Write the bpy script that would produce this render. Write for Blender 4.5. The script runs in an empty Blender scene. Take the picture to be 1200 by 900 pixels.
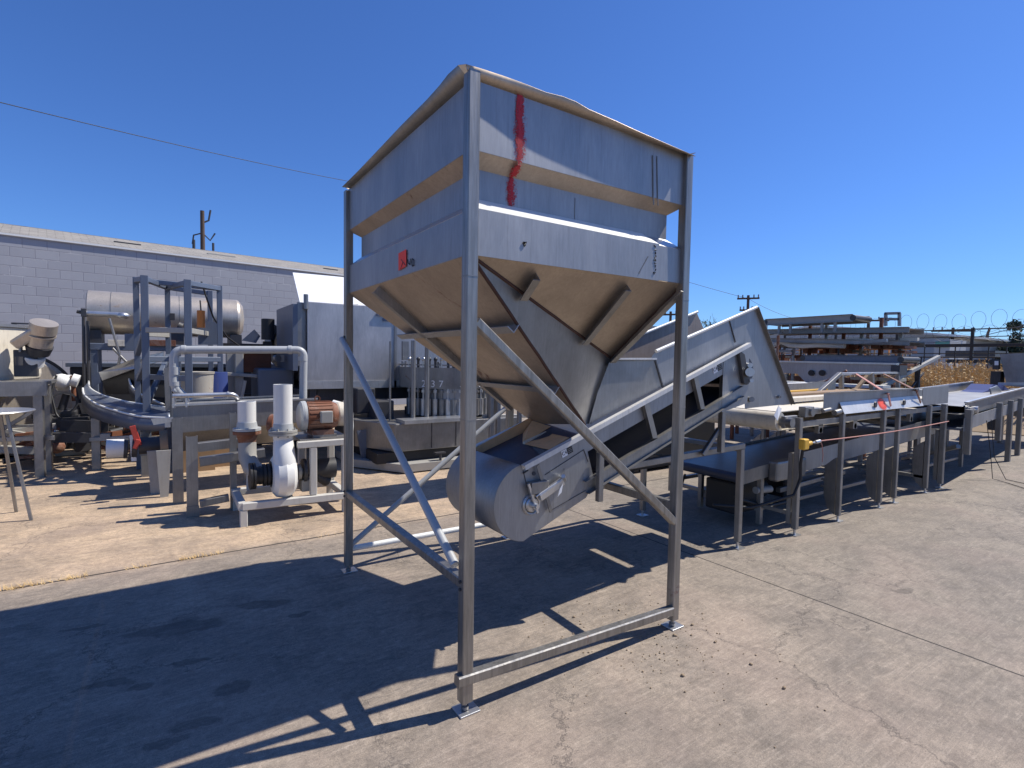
import bpy, math, random
from mathutils import Vector, Matrix, noise
random.seed(7)
S = bpy.context.scene
COL = S.collection
R = math.radians
V = Vector

# ------------------------------------------------------------------ mesh builder
class MB:
    def __init__(s): s.v = []; s.f = []; s.sm = []
    def add(s, vs, fs, smooth=False):
        b = len(s.v); s.v += [tuple(x) for x in vs]
        for f in fs:
            s.f.append([b + i for i in f]); s.sm.append(smooth)
        return s
    def box(s, a, b):
        x0, x1 = sorted((a[0], b[0])); y0, y1 = sorted((a[1], b[1])); z0, z1 = sorted((a[2], b[2]))
        vs = [(x0,y0,z0),(x1,y0,z0),(x1,y1,z0),(x0,y1,z0),(x0,y0,z1),(x1,y0,z1),(x1,y1,z1),(x0,y1,z1)]
        return s.add(vs, [(0,3,2,1),(4,5,6,7),(0,1,5,4),(1,2,6,5),(2,3,7,6),(3,0,4,7)])
    def prism(s, prof, p, q, a1, a2):
        p, q, a1, a2 = V(p), V(q), V(a1), V(a2); n = len(prof)
        vs = [p + a1*x + a2*y for x, y in prof] + [q + a1*x + a2*y for x, y in prof]
        fs = [(i, (i+1) % n, n+(i+1) % n, n+i) for i in range(n)]
        if (a1.cross(a2)).dot(q-p) < 0: fs = [tuple(reversed(f)) for f in fs]; fs += [tuple(range(n)), tuple(reversed(range(n, 2*n)))]
        else: fs += [tuple(reversed(range(n))), tuple(range(n, 2*n))]
        return s.add(vs, fs)
    def frame(s, p, q, up):
        d = (V(q)-V(p)).normalized(); up = V(up)
        if abs(d.dot(up.normalized())) > .98: up = V((0,1,0)) if abs(d.y) < .9 else V((1,0,0))
        a = d.cross(up).normalized(); b = a.cross(d).normalized()
        return a, b
    def beam(s, p, q, w, h=None, up=(0,0,1)):
        h = h or w; a, b = s.frame(p, q, up)
        return s.prism([(-w/2,-h/2),(w/2,-h/2),(w/2,h/2),(-w/2,h/2)], p, q, a, b)
    def rbeam(s, p, q, w, c=.006, up=(0,0,1)):       # square tube with rounded corners
        a, b = s.frame(p, q, up); h = w/2
        return s.prism([(-h+c,-h),(h-c,-h),(h,-h+c),(h,h-c),(h-c,h),(-h+c,h),(-h,h-c),(-h,-h+c)], p, q, a, b)
    def angle(s, p, q, w, t, d1, d2, h=None):
        h = h or w
        return s.prism([(0,0),(w,0),(w,t),(t,t),(t,h),(0,h)], p, q, d1, d2)
    def channel(s, p, q, w, h, t, d1, d2):           # web w along d1, flanges h along d2
        return s.prism([(0,0),(w,0),(w,h),(w-t,h),(w-t,t),(t,t),(t,h),(0,h)], p, q, d1, d2)
    def plate(s, pts, t, n=None):
        pts = [V(x) for x in pts]
        if n is None:
            n = V((0,0,0))
            for i in range(len(pts)):
                n += pts[i].cross(pts[(i+1) % len(pts)])
        n = V(n).normalized(); m = len(pts)
        nn = V((0,0,0))
        for i in range(m): nn += pts[i].cross(pts[(i+1) % m])
        vs = [x + n*t/2 for x in pts] + [x - n*t/2 for x in pts]
        fs = [tuple(range(m)), tuple(reversed(range(m, 2*m)))] + [(i, m+i, m+(i+1) % m, (i+1) % m) for i in range(m)]
        if nn.dot(n) < 0: fs = [tuple(reversed(f)) for f in fs]
        return s.add(vs, fs)
    def tube(s, p, q, r, n=20, r2=None, caps=True):
        p, q = V(p), V(q); a, b = s.frame(p, q, (0,0,1)); r2 = r if r2 is None else r2
        c = [(math.cos(2*math.pi*i/n), math.sin(2*math.pi*i/n)) for i in range(n)]
        vs = [p + a*x*r + b*y*r for x, y in c] + [q + a*x*r2 + b*y*r2 for x, y in c]
        s.add(vs, [(i, (i+1) % n, n+(i+1) % n, n+i) for i in range(n)], True)
        if caps:
            s.add(vs[:n], [tuple(reversed(range(n)))]); s.add(vs[n:], [tuple(range(n))])
        return s
    def pipe(s, pts, r, n=16, caps=True):
        pts = [V(x) for x in pts]; m = len(pts); vs = []; a = None
        for i, x in enumerate(pts):
            d = ((pts[min(i+1, m-1)] - pts[max(i-1, 0)])).normalized()
            if a is None:
                up = V((0,0,1)) if abs(d.z) < .9 else V((1,0,0)); a = d.cross(up).normalized()
            else: a = (a - d*a.dot(d)).normalized()
            b = d.cross(a)
            rr = r[i] if isinstance(r, (list, tuple)) else r
            vs += [x + a*math.cos(2*math.pi*k/n)*rr + b*math.sin(2*math.pi*k/n)*rr for k in range(n)]
        fs = []
        for i in range(m-1):
            for k in range(n):
                fs.append((i*n+k, i*n+(k+1) % n, (i+1)*n+(k+1) % n, (i+1)*n+k))
        s.add(vs, fs, True)
        if caps: s.add(vs[:n], [tuple(reversed(range(n)))]); s.add(vs[-n:], [tuple(range(n))])
        return s
    def lathe(s, prof, o, ax=(0,0,1), n=32, smooth=True, a0=0, a1=360):
        o = V(o); ax = V(ax).normalized(); up = V((0,1,0)) if abs(ax.z) > .9 else V((0,0,1))
        a = ax.cross(up).normalized(); b = ax.cross(a); full = a1-a0 >= 360
        k = n if full else n+1
        for j in range(len(prof)-1):
            (r0, h0), (r1, h1) = prof[j], prof[j+1]; vs = []
            for i in range(k):
                t = R(a0 + (a1-a0)*i/n); c = a*math.cos(t) + b*math.sin(t)
                vs += [o + c*r0 + ax*h0, o + c*r1 + ax*h1]
            fs = []
            for i in range(n):
                i2 = (i+1) % k
                fs.append((2*i, 2*i+1, 2*i2+1, 2*i2))
            s.add(vs, fs, smooth)
        return s
    def sphere(s, c, r, n=14, sq=(1,1,1)):
        c = V(c); vs = []; fs = []; m = n//2
        for j in range(m+1):
            t = math.pi*j/m
            for i in range(n):
                p = 2*math.pi*i/n
                vs.append(c + V((math.sin(t)*math.cos(p)*sq[0], math.sin(t)*math.sin(p)*sq[1], math.cos(t)*sq[2]))*r)
        for j in range(m):
            for i in range(n): fs.append((j*n+i, (j+1)*n+i, (j+1)*n+(i+1) % n, j*n+(i+1) % n))
        return s.add(vs, fs, True)
    def build(s, name, mat, parent=None, bevel=0, origin=None):
        me = bpy.data.meshes.new(name)
        o0 = V((0,0,0)); q = parent
        while q is not None: o0 = o0 + q.location; q = q.parent
        loc = V((0,0,0))
        if parent is None and origin is not None: loc = V(origin); o0 = loc
        me.from_pydata([tuple(V(x)-o0) for x in s.v], [], s.f)
        me.polygons.foreach_set('use_smooth', s.sm); me.update()
        o = bpy.data.objects.new(name, me); o.location = loc
        me.materials.append(mat); COL.objects.link(o)
        if parent is not None: o.parent = parent
        if bevel:
            m = o.modifiers.new('bevel', 'BEVEL'); m.width = bevel; m.segments = 2; m.limit_method = 'ANGLE'; m.angle_limit = R(50)
        return o

def thing(name, label, cat, loc, group=None):
    o = bpy.data.objects.new(name, None); COL.objects.link(o); o.location = loc
    o.empty_display_size = .1
    return tag(o, label, cat, group)
def tag(o, label, cat, group=None, kind=None):
    o['label'] = label; o['category'] = cat
    if group: o['group'] = group
    if kind: o['kind'] = kind
    return o
def struct(o): o['kind'] = 'structure'; return o
def dup(root, loc, label=None):
    r = root.copy(); COL.objects.link(r); r.location = loc
    if label: r['label'] = label
    for ch in list(root.children):
        c = ch.copy(); COL.objects.link(c); c.parent = r
        for g in list(ch.children):
            d = g.copy(); COL.objects.link(d); d.parent = c
    return r
def text_mb(body, o, ax, up, size, t=.0015):
    cu = bpy.data.curves.new('lettering', 'FONT'); cu.body = body; cu.size = size; cu.extrude = t; cu.align_x = 'CENTER'; cu.align_y = 'CENTER'
    ob = bpy.data.objects.new('lettering', cu); COL.objects.link(ob)
    dg = bpy.context.evaluated_depsgraph_get(); me = bpy.data.meshes.new_from_object(ob.evaluated_get(dg))
    ax, up = V(ax).normalized(), V(up).normalized(); n = ax.cross(up); o = V(o)
    m = MB(); m.add([o + ax*v.co.x + up*v.co.y + n*v.co.z for v in me.vertices], [tuple(p.vertices) for p in me.polygons])
    bpy.data.objects.remove(ob); bpy.data.curves.remove(cu); bpy.data.meshes.remove(me)
    return m
def bend(a, b, c, r, n=8):      # rounded corner points of a path a-b-c
    a, b, c = V(a), V(b), V(c); d1 = (a-b).normalized(); d2 = (c-b).normalized()
    p0, p2 = b + d1*r, b + d2*r
    return [p0*(1-t)**2 + b*2*t*(1-t) + p2*t*t for t in [i/n for i in range(n+1)]]
def path(pts, r):
    out = [V(pts[0])]
    for i in range(1, len(pts)-1): out += bend(pts[i-1], pts[i], pts[i+1], r)
    return out + [V(pts[-1])]

# ------------------------------------------------------------------ materials
def nt(name):
    m = bpy.data.materials.new(name); m.use_nodes = True; t = m.node_tree
    return m, t, t.nodes['Principled BSDF']
def N(t, typ, **k):
    n = t.nodes.new(typ)
    for a, b in k.items():
        if a in n.inputs: n.inputs[a].default_value = b
        else: setattr(n, a, b)
    return n
def L(t, a, b): t.links.new(a, b)
def mapping(t, scale=(1,1,1), rot=(0,0,0), src='Object'):
    tc = N(t, 'ShaderNodeTexCoord'); mp = N(t, 'ShaderNodeMapping'); mp.inputs['Scale'].default_value = scale; mp.inputs['Rotation'].default_value = rot
    L(t, tc.outputs[src], mp.inputs['Vector']); return mp.outputs[0]
def ns(t, vec, scale, detail=5, rough=.6, dist=0):
    n = N(t, 'ShaderNodeTexNoise'); n.inputs['Scale'].default_value = scale; n.inputs['Detail'].default_value = detail
    n.inputs['Roughness'].default_value = rough; n.inputs['Distortion'].default_value = dist
    L(t, vec, n.inputs['Vector']); return n.outputs['Fac']
def ramp(t, fac, stops):
    r = N(t, 'ShaderNodeValToRGB'); e = r.color_ramp.elements
    while len(e) < len(stops): e.new(.5)
    for x, (p, c) in zip(e, stops):
        x.position = p; x.color = (c, c, c, 1) if isinstance(c, (int, float)) else (*c, 1)
    L(t, fac, r.inputs[0]); return r.outputs[0]
def mix(t, fac, a, b, mode='MIX'):
    m = N(t, 'ShaderNodeMix', data_type='RGBA', blend_type=mode)
    for i, x in ((0, fac), (6, a), (7, b)):
        if hasattr(x, 'is_linked'): L(t, x, m.inputs[i])
        elif i == 0: m.inputs[0].default_value = x
        else: m.inputs[i].default_value = (*x, 1)
    return m.outputs[2]
def math_(t, op, a, b=0.0, c=0.0, clamp=False):
    m = N(t, 'ShaderNodeMath', operation=op); m.use_clamp = clamp
    for i, x in enumerate((a, b, c)):
        if hasattr(x, 'is_linked'): L(t, x, m.inputs[i])
        else: m.inputs[i].default_value = x
    return m.outputs[0]
def bump(t, h, b, strength=.2, dist=.01):
    n = N(t, 'ShaderNodeBump'); n.inputs['Strength'].default_value = strength; n.inputs['Distance'].default_value = dist
    L(t, h, n.inputs['Height']); L(t, n.outputs[0], b.inputs['Normal'])
RUST = (.2, .07, .03)
def steel(name, col=(.5,.5,.5), rough=.42, metal=.9, var=.22, rust=0.0, stretch=(1,1,1), sc=3, bmp=.13):
    m, t, b = nt(name)
    v = mapping(t, stretch); n1 = ns(t, v, sc, 6, .65, .3); n2 = ns(t, mapping(t, (9,9,1.2)), 6, 5, .7)
    lo = tuple(c*(1-var) for c in col); hi = tuple(min(1, c*(1+var)) for c in col)
    c = mix(t, ramp(t, n1, [(.3, 0), (.7, 1)]), lo, hi)
    c = mix(t, ramp(t, n2, [(.35, 0), (.75, .35)]), c, tuple(x*.6 for x in col))
    n4 = ns(t, mapping(t, (15,15,.7)), 5, 6, .8); c = mix(t, ramp(t, n4, [(.56, 0), (.72, .4)]), c, tuple(min(1, x*1.5) for x in col)); c = mix(t, ramp(t, ns(t, mapping(t, (11,11,.5)), 4, 5, .75), [(.55, 0), (.7, .35)]), c, tuple(x*.55 for x in col))
    mt = metal
    if rust:
        n3 = ns(t, mapping(t), 2.2, 9, .72, .6)
        rf = ramp(t, n3, [(.66-rust*.3, 0), (.74-rust*.3, 1)])
        c = mix(t, rf, c, mix(t, n1, (.09,.035,.02), (.25,.1,.045)))
        mm = math_(t, 'MULTIPLY', math_(t, 'SUBTRACT', 1.0, rf), metal); L(t, mm, b.inputs['Metallic'])
        rr = math_(t, 'MULTIPLY_ADD', rf, .4, rough); L(t, rr, b.inputs['Roughness'])
    else:
        b.inputs['Metallic'].default_value = metal
        rr = math_(t, 'MULTIPLY_ADD', n1, .22, rough-.11); L(t, rr, b.inputs['Roughness'])
    L(t, c, b.inputs['Base Color'])
    bump(t, ns(t, v, 2.2, 3), b, bmp, .03)
    return m
def paint(name, col, rough=.5, var=.12, rust=0.0, metal=0.0, sc=5, dirt=.3):
    m, t, b = nt(name); v = mapping(t)
    n1 = ns(t, v, sc, 7, .7); c = mix(t, n1, tuple(x*(1-var) for x in col), tuple(min(1, x*(1+var)) for x in col))
    n2 = ns(t, mapping(t, (4,4,.8)), 5, 6, .7)
    c = mix(t, ramp(t, n2, [(.52, 0), (.8, dirt)]), c, (.16,.12,.09))
    if rust:
        n3 = ns(t, v, 5, 9, .75, .5); rf = ramp(t, n3, [(.68-rust*.3, 0), (.73-rust*.3, 1)])
        c = mix(t, rf, c, mix(t, n1, (.1,.035,.02), (.27,.1,.045)))
    L(t, c, b.inputs['Base Color']); b.inputs['Roughness'].default_value = rough; b.inputs['Metallic'].default_value = metal
    bump(t, ns(t, v, 40, 4), b, .08, .004)
    return m
M = {}
M['steel'] = steel('stainless_sheet', (.365,.365,.37), .54, .88, .2, 0, (1,1,.35))
M['under'] = steel('stainless_bounce_tint', (.47,.39,.31), .55, .85, .18, .13, (1,1,1))  # warm tan stands in for sunlit ground reflected in the steel
M['post'] = steel('galvanised_tube', (.30,.288,.27), .42, .8, .34, .05, (6,6,.5), 5)
M['dull'] = steel('dull_stainless', (.30,.292,.282), .48, .85, .22, .05)
M['cab'] = steel('cabinet_stainless', (.5,.49,.49), .52, .85, .3, 0, (1,1,.35), 2)
M['bright'] = steel('bright_stainless', (.6,.6,.6), .35, .85, .12)
M['pale'] = paint('weathered_pale_grey_paint', (.34,.33,.305), .55, .15, .12)
M['skidpaint'] = paint('weathered_light_skid', (.52,.50,.46), .6, .15, .1)
M['leverred'] = paint('faded_red_lever', (.42,.05,.035), .5, .2)
M['blue'] = steel('blue_grey_painted_steel', (.13,.15,.2), .42, .5, .15)
M['tower'] = paint('blue_grey_paint', (.125,.15,.2), .45, .1, 0, .2)
M['dark'] = paint('dark_machinery', (.045,.045,.05), .5, .4)
M['black'] = paint('black_rubber', (.018,.018,.02), .55, .3, 0, 0, 5, .1)
M['belt'] = paint('dark_blue_belt', (.035,.045,.075), .5, .3)
M['white'] = paint('white_paint', (.72,.72,.7), .4, .05, .04, 0, 5, .15)
M['deck'] = paint('scuffed_grey_belt', (.085,.095,.12), .38, .45)
M['pvc'] = paint('pvc_white', (.74,.73,.70), .35, .05, 0, 0, 3, .22)
M['greypipe'] = paint('grey_pvc', (.42,.43,.43), .4, .08, 0, 0, 3, .25)
M['cream'] = paint('cream_belt', (.66,.6,.49), .6, .12, 0, 0, 3, .5)
M['tank'] = steel('weathered_tank_steel', (.56,.49,.41), .42, .6, .2, .12, (1,1,1), 2)
M['rust'] = paint('rusted_iron', (.2,.075,.04), .8, .5, .5)
M['rustpan'] = steel('rusty_pan', (.5,.35,.22), .6, .2, .25, .5)
M['rustred'] = paint('rusty_motor_paint', (.24,.13,.09), .65, .4, .75)
M['orange'] = paint('orange_paint', (.55,.18,.03), .5, .1)
M['yellow'] = paint('yellow_paint', (.75,.42,.04), .5, .1)
M['wood'] = paint('weathered_wood', (.3,.2,.12), .8, .3)
M['sticker_red'] = paint('red_sticker', (.85,.06,.03), .6, .03, 0, 0, 5, 0)
M['ink'] = paint('black_ink', (.01,.01,.012), .5, .1, 0, 0, 5, 0)
M['label'] = paint('white_label', (.8,.8,.8), .5, .04, 0, 0, 5, 0)
M['tarp'] = paint('white_tarp', (.75,.76,.78), .7, .06)
M['bluebox'] = paint('blue_plastic', (.025,.05,.2), .85, .1)
M['rail'] = steel('sunlit_flange_steel', (.66,.65,.63), .5, .35, .12)  # paler than the other steel, sunlight on the edges put into the colour
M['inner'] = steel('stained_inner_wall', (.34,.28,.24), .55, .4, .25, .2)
M['darkrust'] = paint('dark_rust', (.07,.032,.022), .85, .5)
M['ply'] = paint('sun_brightened_rust', (.72,.42,.21), .8, .3, .15, 0, 14)  # rust orange lightened to stand in for sun on the shaded pan
M['rope'] = paint('faded_red_rope', (.5,.24,.2), .8, .1)
M['cable'] = paint('black_cable', (.012,.012,.014), .5, .1, 0, 0, 5, 0)
M['barrel'] = paint('pale_drum', (.4,.37,.32), .6, .15, .2)
M['roofing'] = paint('far_roof', (.42,.43,.44), .6, .06)
M['bark'] = paint('bark', (.09,.06,.045), .9, .4)

def red_smear_mat():
    m, t, b = nt('red_paint_smear'); v = mapping(t, (16,16,2.6)); n = ns(t, v, 5, 9, .85, .3)
    b.inputs['Base Color'].default_value = (.42,.012,.018,1); b.inputs['Roughness'].default_value = .5
    tc = N(t, 'ShaderNodeTexCoord'); sp = N(t, 'ShaderNodeSeparateXYZ'); L(t, tc.outputs['Generated'], sp.inputs[0])
    ex = math_(t, 'ABSOLUTE', math_(t, 'SUBTRACT', sp.outputs[0], .5)); ez = math_(t, 'ABSOLUTE', math_(t, 'SUBTRACT', sp.outputs[2], .5))
    e = math_(t, 'ADD', math_(t, 'MULTIPLY', ex, .62), math_(t, 'MULTIPLY', math_(t, 'POWER', ez, 4.0), 2.2))
    sp2 = ns(t, mapping(t), 160, 3, .8); a = math_(t, 'GREATER_THAN', math_(t, 'ADD', math_(t, 'SUBTRACT', n, e), math_(t, 'MULTIPLY_ADD', sp2, .7, -.35)), .37)
    L(t, a, b.inputs['Alpha']); return m
M['smear'] = red_smear_mat()

STAINS = [(-1.38,1.1,.13,.045,-20),(-1.26,.99,.06,.04,-20),(-1.05,1.12,.11,.03,-10),(-.88,.75,.09,.055,-30),(-1.04,.56,.13,.05,-15),(-1.17,.5,.1,.035,-15),(-.46,1.35,.07,.03,0),(-1.57,1.85,.13,.03,-10),(-.62,1.62,.2,.06,-25),(-1.1,1.55,.3,.09,-15),(3.3,-.55,.1,.035,-20)]
def ground_mat():
    m, t, b = nt('weathered_concrete'); v = mapping(t)
    big = ns(t, v, .35, 5, .6, .4); mid = ns(t, v, 1.7, 8, .68, .6); fine = ns(t, v, 28, 6, .75); grit = ns(t, v, 190, 3, .8)
    streak = ns(t, mapping(t, (.7,5,1), (0,0,R(24))), 2.6, 9, .78, .6); brm = ns(t, mapping(t, (1.2,22,1), (0,0,R(30))), 3.5, 5, .8, .3)
    sp = N(t, 'ShaderNodeSeparateXYZ'); L(t, v, sp.inputs[0])
    # slabs: warm to the far left side, greyer to the right of the expansion joint
    wob = math_(t, 'MULTIPLY_ADD', mid, .06, -.03)
    yy = math_(t, 'ADD', sp.outputs[1], math_(t, 'MULTIPLY', wob, .6)); xx = math_(t, 'ADD', sp.outputs[0], math_(t, 'MULTIPLY', wob, .5))
    far = math_(t, 'MULTIPLY_ADD', yy, 4.0, -2.75*4+.5, True)
    right = math_(t, 'MULTIPLY_ADD', xx, .7, -1.2, True)
    c = mix(t, far, (.44,.355,.27), (.84,.605,.385)); c = mix(t, math_(t, 'MULTIPLY', right, .85), c, (.35,.30,.235))
    c = mix(t, ramp(t, big, [(.35, 0), (.68, .75)]), c, mix(t, .5, c, (.23,.19,.155)))
    c = mix(t, ramp(t, mid, [(.40, .8), (.60, 0)]), c, mix(t, .55, c, (.12,.105,.095)))
    c = mix(t, ramp(t, streak, [(.52, 0), (.75, .4)]), c, mix(t, .6, c, (.4,.35,.3)))
    c = mix(t, ramp(t, ns(t, mapping(t, (2.5,.5,1), (0,0,R(-38))), 1.4, 6, .7, .8), [(.55, 0), (.72, .45)]), c, mix(t, .6, c, (.1,.085,.075)))
    c = mix(t, ramp(t, fine, [(.34, .8), (.58, 0)]), c, mix(t, .55, c, (.13,.11,.095)))
    c = mix(t, ramp(t, grit, [(.38, .5), (.55, 0)]), c, (.12,.1,.085)); c = mix(t, ramp(t, grit, [(.58, 0), (.7, .4)]), c, (.62,.54,.46)); c = mix(t, ramp(t, fine, [(.58, 0), (.74, .5)]), c, (.56,.47,.39))
    c = mix(t, ramp(t, brm, [(.34, .55), (.55, 0)]), c, mix(t, .5, c, (.14,.12,.1))); c = mix(t, ramp(t, brm, [(.55, 0), (.72, .45)]), c, mix(t, .5, c, (.75,.66,.55)))
    gr = ramp(t, ns(t, v, 75, 4, .8), [(.33, .55), (.5, .5*2), (.68, 1.0)])
    c = mix(t, .6, c, mix(t, 1.0, c, gr, 'MULTIPLY'))
    md = ramp(t, ns(t, mapping(t, (1,2.2,1), (0,0,R(30))), 5, 8, .8, .8), [(.36, .62), (.56, 1.0)]); c = mix(t, .75, c, mix(t, 1.0, c, md, 'MULTIPLY'))
    pk = ramp(t, ns(t, v, .9, 4, .6), [(.5, 0), (.66, .25)]); c = mix(t, pk, c, mix(t, .5, c, (.42,.29,.24)))
    # oil stains
    wv = N(t, 'ShaderNodeVectorMath', operation='MULTIPLY_ADD'); wn0 = N(t, 'ShaderNodeTexNoise'); wn0.inputs['Scale'].default_value = 9; wn0.inputs['Detail'].default_value = 5; L(t, v, wn0.inputs['Vector'])
    L(t, wn0.outputs['Color'], wv.inputs[0]); wv.inputs[1].default_value = (.11,.11,0); L(t, v, wv.inputs[2])
    sm = None
    for (sx, sy, ax_, ay_, an_) in STAINS:
        mp = N(t, 'ShaderNodeMapping', vector_type='TEXTURE'); mp.inputs['Location'].default_value = (sx+.055, sy+.055, 0); mp.inputs['Rotation'].default_value = (0,0,R(an_)); mp.inputs['Scale'].default_value = (ax_, ay_, 1)
        L(t, wv.outputs[0], mp.inputs['Vector']); le = N(t, 'ShaderNodeVectorMath', operation='LENGTH'); L(t, mp.outputs[0], le.inputs[0])
        k_ = ramp(t, le.outputs['Value'], [(.75, 1), (1.0, 0)]); sm = k_ if sm is None else math_(t, 'MAXIMUM', sm, k_)
    c = mix(t, math_(t, 'MULTIPLY', sm, .42), c, (.035,.03,.028))
    rs = ns(t, v, 3.1, 3, .4); c = mix(t, ramp(t, rs, [(.765, 0), (.79, .6)]), c, (.4,.12,.05))
    # hairline cracks
    warp = N(t, 'ShaderNodeVectorMath', operation='ADD'); wn = N(t, 'ShaderNodeTexNoise'); wn.inputs['Scale'].default_value = 1.6; wn.inputs['Detail'].default_value = 7; wn.inputs['Roughness'].default_value = .7; L(t, v, wn.inputs['Vector'])
    ws = N(t, 'ShaderNodeVectorMath', operation='SCALE'); ws.inputs['Scale'].default_value = .9; L(t, wn.outputs['Color'], ws.inputs[0]); L(t, v, warp.inputs[0]); L(t, ws.outputs[0], warp.inputs[1])
    vo = N(t, 'ShaderNodeTexVoronoi', feature='DISTANCE_TO_EDGE'); vo.inputs['Scale'].default_value = .8; L(t, warp.outputs[0], vo.inputs['Vector'])
    ck = ramp(t, vo.outputs['Distance'], [(0, 1), (.009, 0)]); msk = ramp(t, ns(t, v, .55, 3, .5), [(.42, 0), (.52, 1)])
    ckf = math_(t, 'MULTIPLY', math_(t, 'MULTIPLY', ck, msk), .6)
    c = mix(t, ckf, c, (.06,.05,.045))
    # formed joints between slabs
    jx = math_(t, 'LESS_THAN', math_(t, 'ABSOLUTE', math_(t, 'SUBTRACT', math_(t, 'ADD', xx, math_(t, 'MULTIPLY', sp.outputs[1], .035)), 2.58)), .007)
    jy = math_(t, 'LESS_THAN', math_(t, 'ABSOLUTE', math_(t, 'SUBTRACT', yy, 2.75)), .011)
    j = math_(t, 'MAXIMUM', jx, jy)
    j2 = math_(t, 'LESS_THAN', math_(t, 'ABSOLUTE', math_(t, 'SUBTRACT', math_(t, 'PINGPONG', math_(t, 'ADD', sp.outputs[1], .95), 3.7), 3.7)), .008)
    j3 = math_(t, 'LESS_THAN', math_(t, 'ABSOLUTE', math_(t, 'SUBTRACT', math_(t, 'PINGPONG', math_(t, 'ADD', sp.outputs[0], -2.5), 4.5), 4.5)), .008)
    j = math_(t, 'MAXIMUM', j, math_(t, 'MAXIMUM', math_(t, 'MULTIPLY', j2, .0), math_(t, 'MULTIPLY', j3, .0)))
    c = mix(t, j, c, (.035,.028,.024))
    L(t, c, b.inputs['Base Color']); b.inputs['Roughness'].default_value = .85
    h = math_(t, 'ADD', math_(t, 'MULTIPLY', fine, .5), math_(t, 'MULTIPLY', grit, .35)); h = math_(t, 'SUBTRACT', h, math_(t, 'MULTIPLY', math_(t, 'MAXIMUM', j, ckf), 1.5))
    bump(t, h, b, .35, .006)
    return m
M['ground'] = ground_mat()

def block_mat():
    m, t, b = nt('painted_block_wall'); tc = N(t, 'ShaderNodeTexCoord'); sp = N(t, 'ShaderNodeSeparateXYZ'); L(t, tc.outputs['Object'], sp.inputs[0])
    cb = N(t, 'ShaderNodeCombineXYZ'); L(t, sp.outputs[0], cb.inputs[0]); L(t, sp.outputs[2], cb.inputs[1])
    br = N(t, 'ShaderNodeTexBrick'); br.offset = .5; br.inputs['Scale'].default_value = 1; br.inputs['Brick Width'].default_value = .406; br.inputs['Row Height'].default_value = .203
    br.inputs['Mortar Size'].default_value = .008; br.inputs['Mortar Smooth'].default_value = .3; br.inputs['Bias'].default_value = 0
    br.inputs['Color1'].default_value = (.325,.33,.36,1); br.inputs['Color2'].default_value = (.365,.37,.4,1); br.inputs['Mortar'].default_value = (.25,.25,.28,1)
    L(t, cb.outputs[0], br.inputs['Vector'])
    n = ns(t, cb.outputs[0], 1.1, 8, .7); n5 = ns(t, mapping(t, (1.4,1,.25)), 2.5, 7, .7); c = mix(t, math_(t, 'ADD', ramp(t, n, [(.4, 0), (.7, .5)]), ramp(t, n5, [(.5, 0), (.7, .35)]), 0, True), br.outputs['Color'], (.3,.3,.33))
    hn = ns(t, cb.outputs[0], 2.3, 4, .6)
    c = mix(t, math_(t, 'MULTIPLY', br.outputs['Fac'], ramp(t, hn, [(.55, 0), (.64, .5)])), c, (.62,.62,.64))
    L(t, c, b.inputs['Base Color']); b.inputs['Roughness'].default_value = .8
    h = math_(t, 'SUBTRACT', math_(t, 'MULTIPLY', ns(t, cb.outputs[0], 30, 5, .7), .25), br.outputs['Fac']); bump(t, h, b, .5, .008)
    return m
M['block'] = block_mat()
def shingle_mat():
    m, t, b = nt('roof_shingles'); tc = N(t, 'ShaderNodeTexCoord')
    br = N(t, 'ShaderNodeTexBrick'); br.inputs['Scale'].default_value = 1; br.inputs['Brick Width'].default_value = .3; br.inputs['Row Height'].default_value = .14; br.inputs['Mortar Size'].default_value = .008
    br.inputs['Color1'].default_value = (.30,.28,.25,1); br.inputs['Color2'].default_value = (.22,.205,.19,1); br.inputs['Mortar'].default_value = (.12,.11,.1,1)
    L(t, tc.outputs['Object'], br.inputs['Vector']); v = mapping(t); c = mix(t, ramp(t, ns(t, v, 3, 8, .75), [(.4, 0), (.7, .6)]), br.outputs['Color'], (.36,.33,.29))
    L(t, c, b.inputs['Base Color']); b.inputs['Roughness'].default_value = .9; return m
M['shingle'] = shingle_mat()
def leaf_mat(name, c1, c2, sc=3):
    m, t, b = nt(name); n = ns(t, mapping(t), sc, 4, .7); c = mix(t, ramp(t, n, [(.3, 0), (.7, 1)]), c1, c2)
    L(t, c, b.inputs['Base Color']); b.inputs['Roughness'].default_value = .75; return m
M['leaf'] = leaf_mat('foliage', (.03,.055,.02), (.08,.11,.04))
M['leafdark'] = leaf_mat('dark_foliage', (.02,.04,.03), (.05,.08,.045))
M['dry'] = leaf_mat('dry_grass', (.42,.27,.10), (.72,.52,.26), 1.2)
M['weedgreen'] = leaf_mat('green_weed', (.08,.13,.04), (.2,.24,.08))
M['soil'] = paint('dry_soil', (.3,.22,.14), .95, .25, 0, 0, 1.5)

# ------------------------------------------------------------------ setting: ground, sky, light, camera
g = MB(); g.add([(-250,-250,0),(400,-250,0),(400,400,0),(-250,400,0)], [(0,1,2,3)])
struct(g.build('ground', M['ground']))

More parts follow.
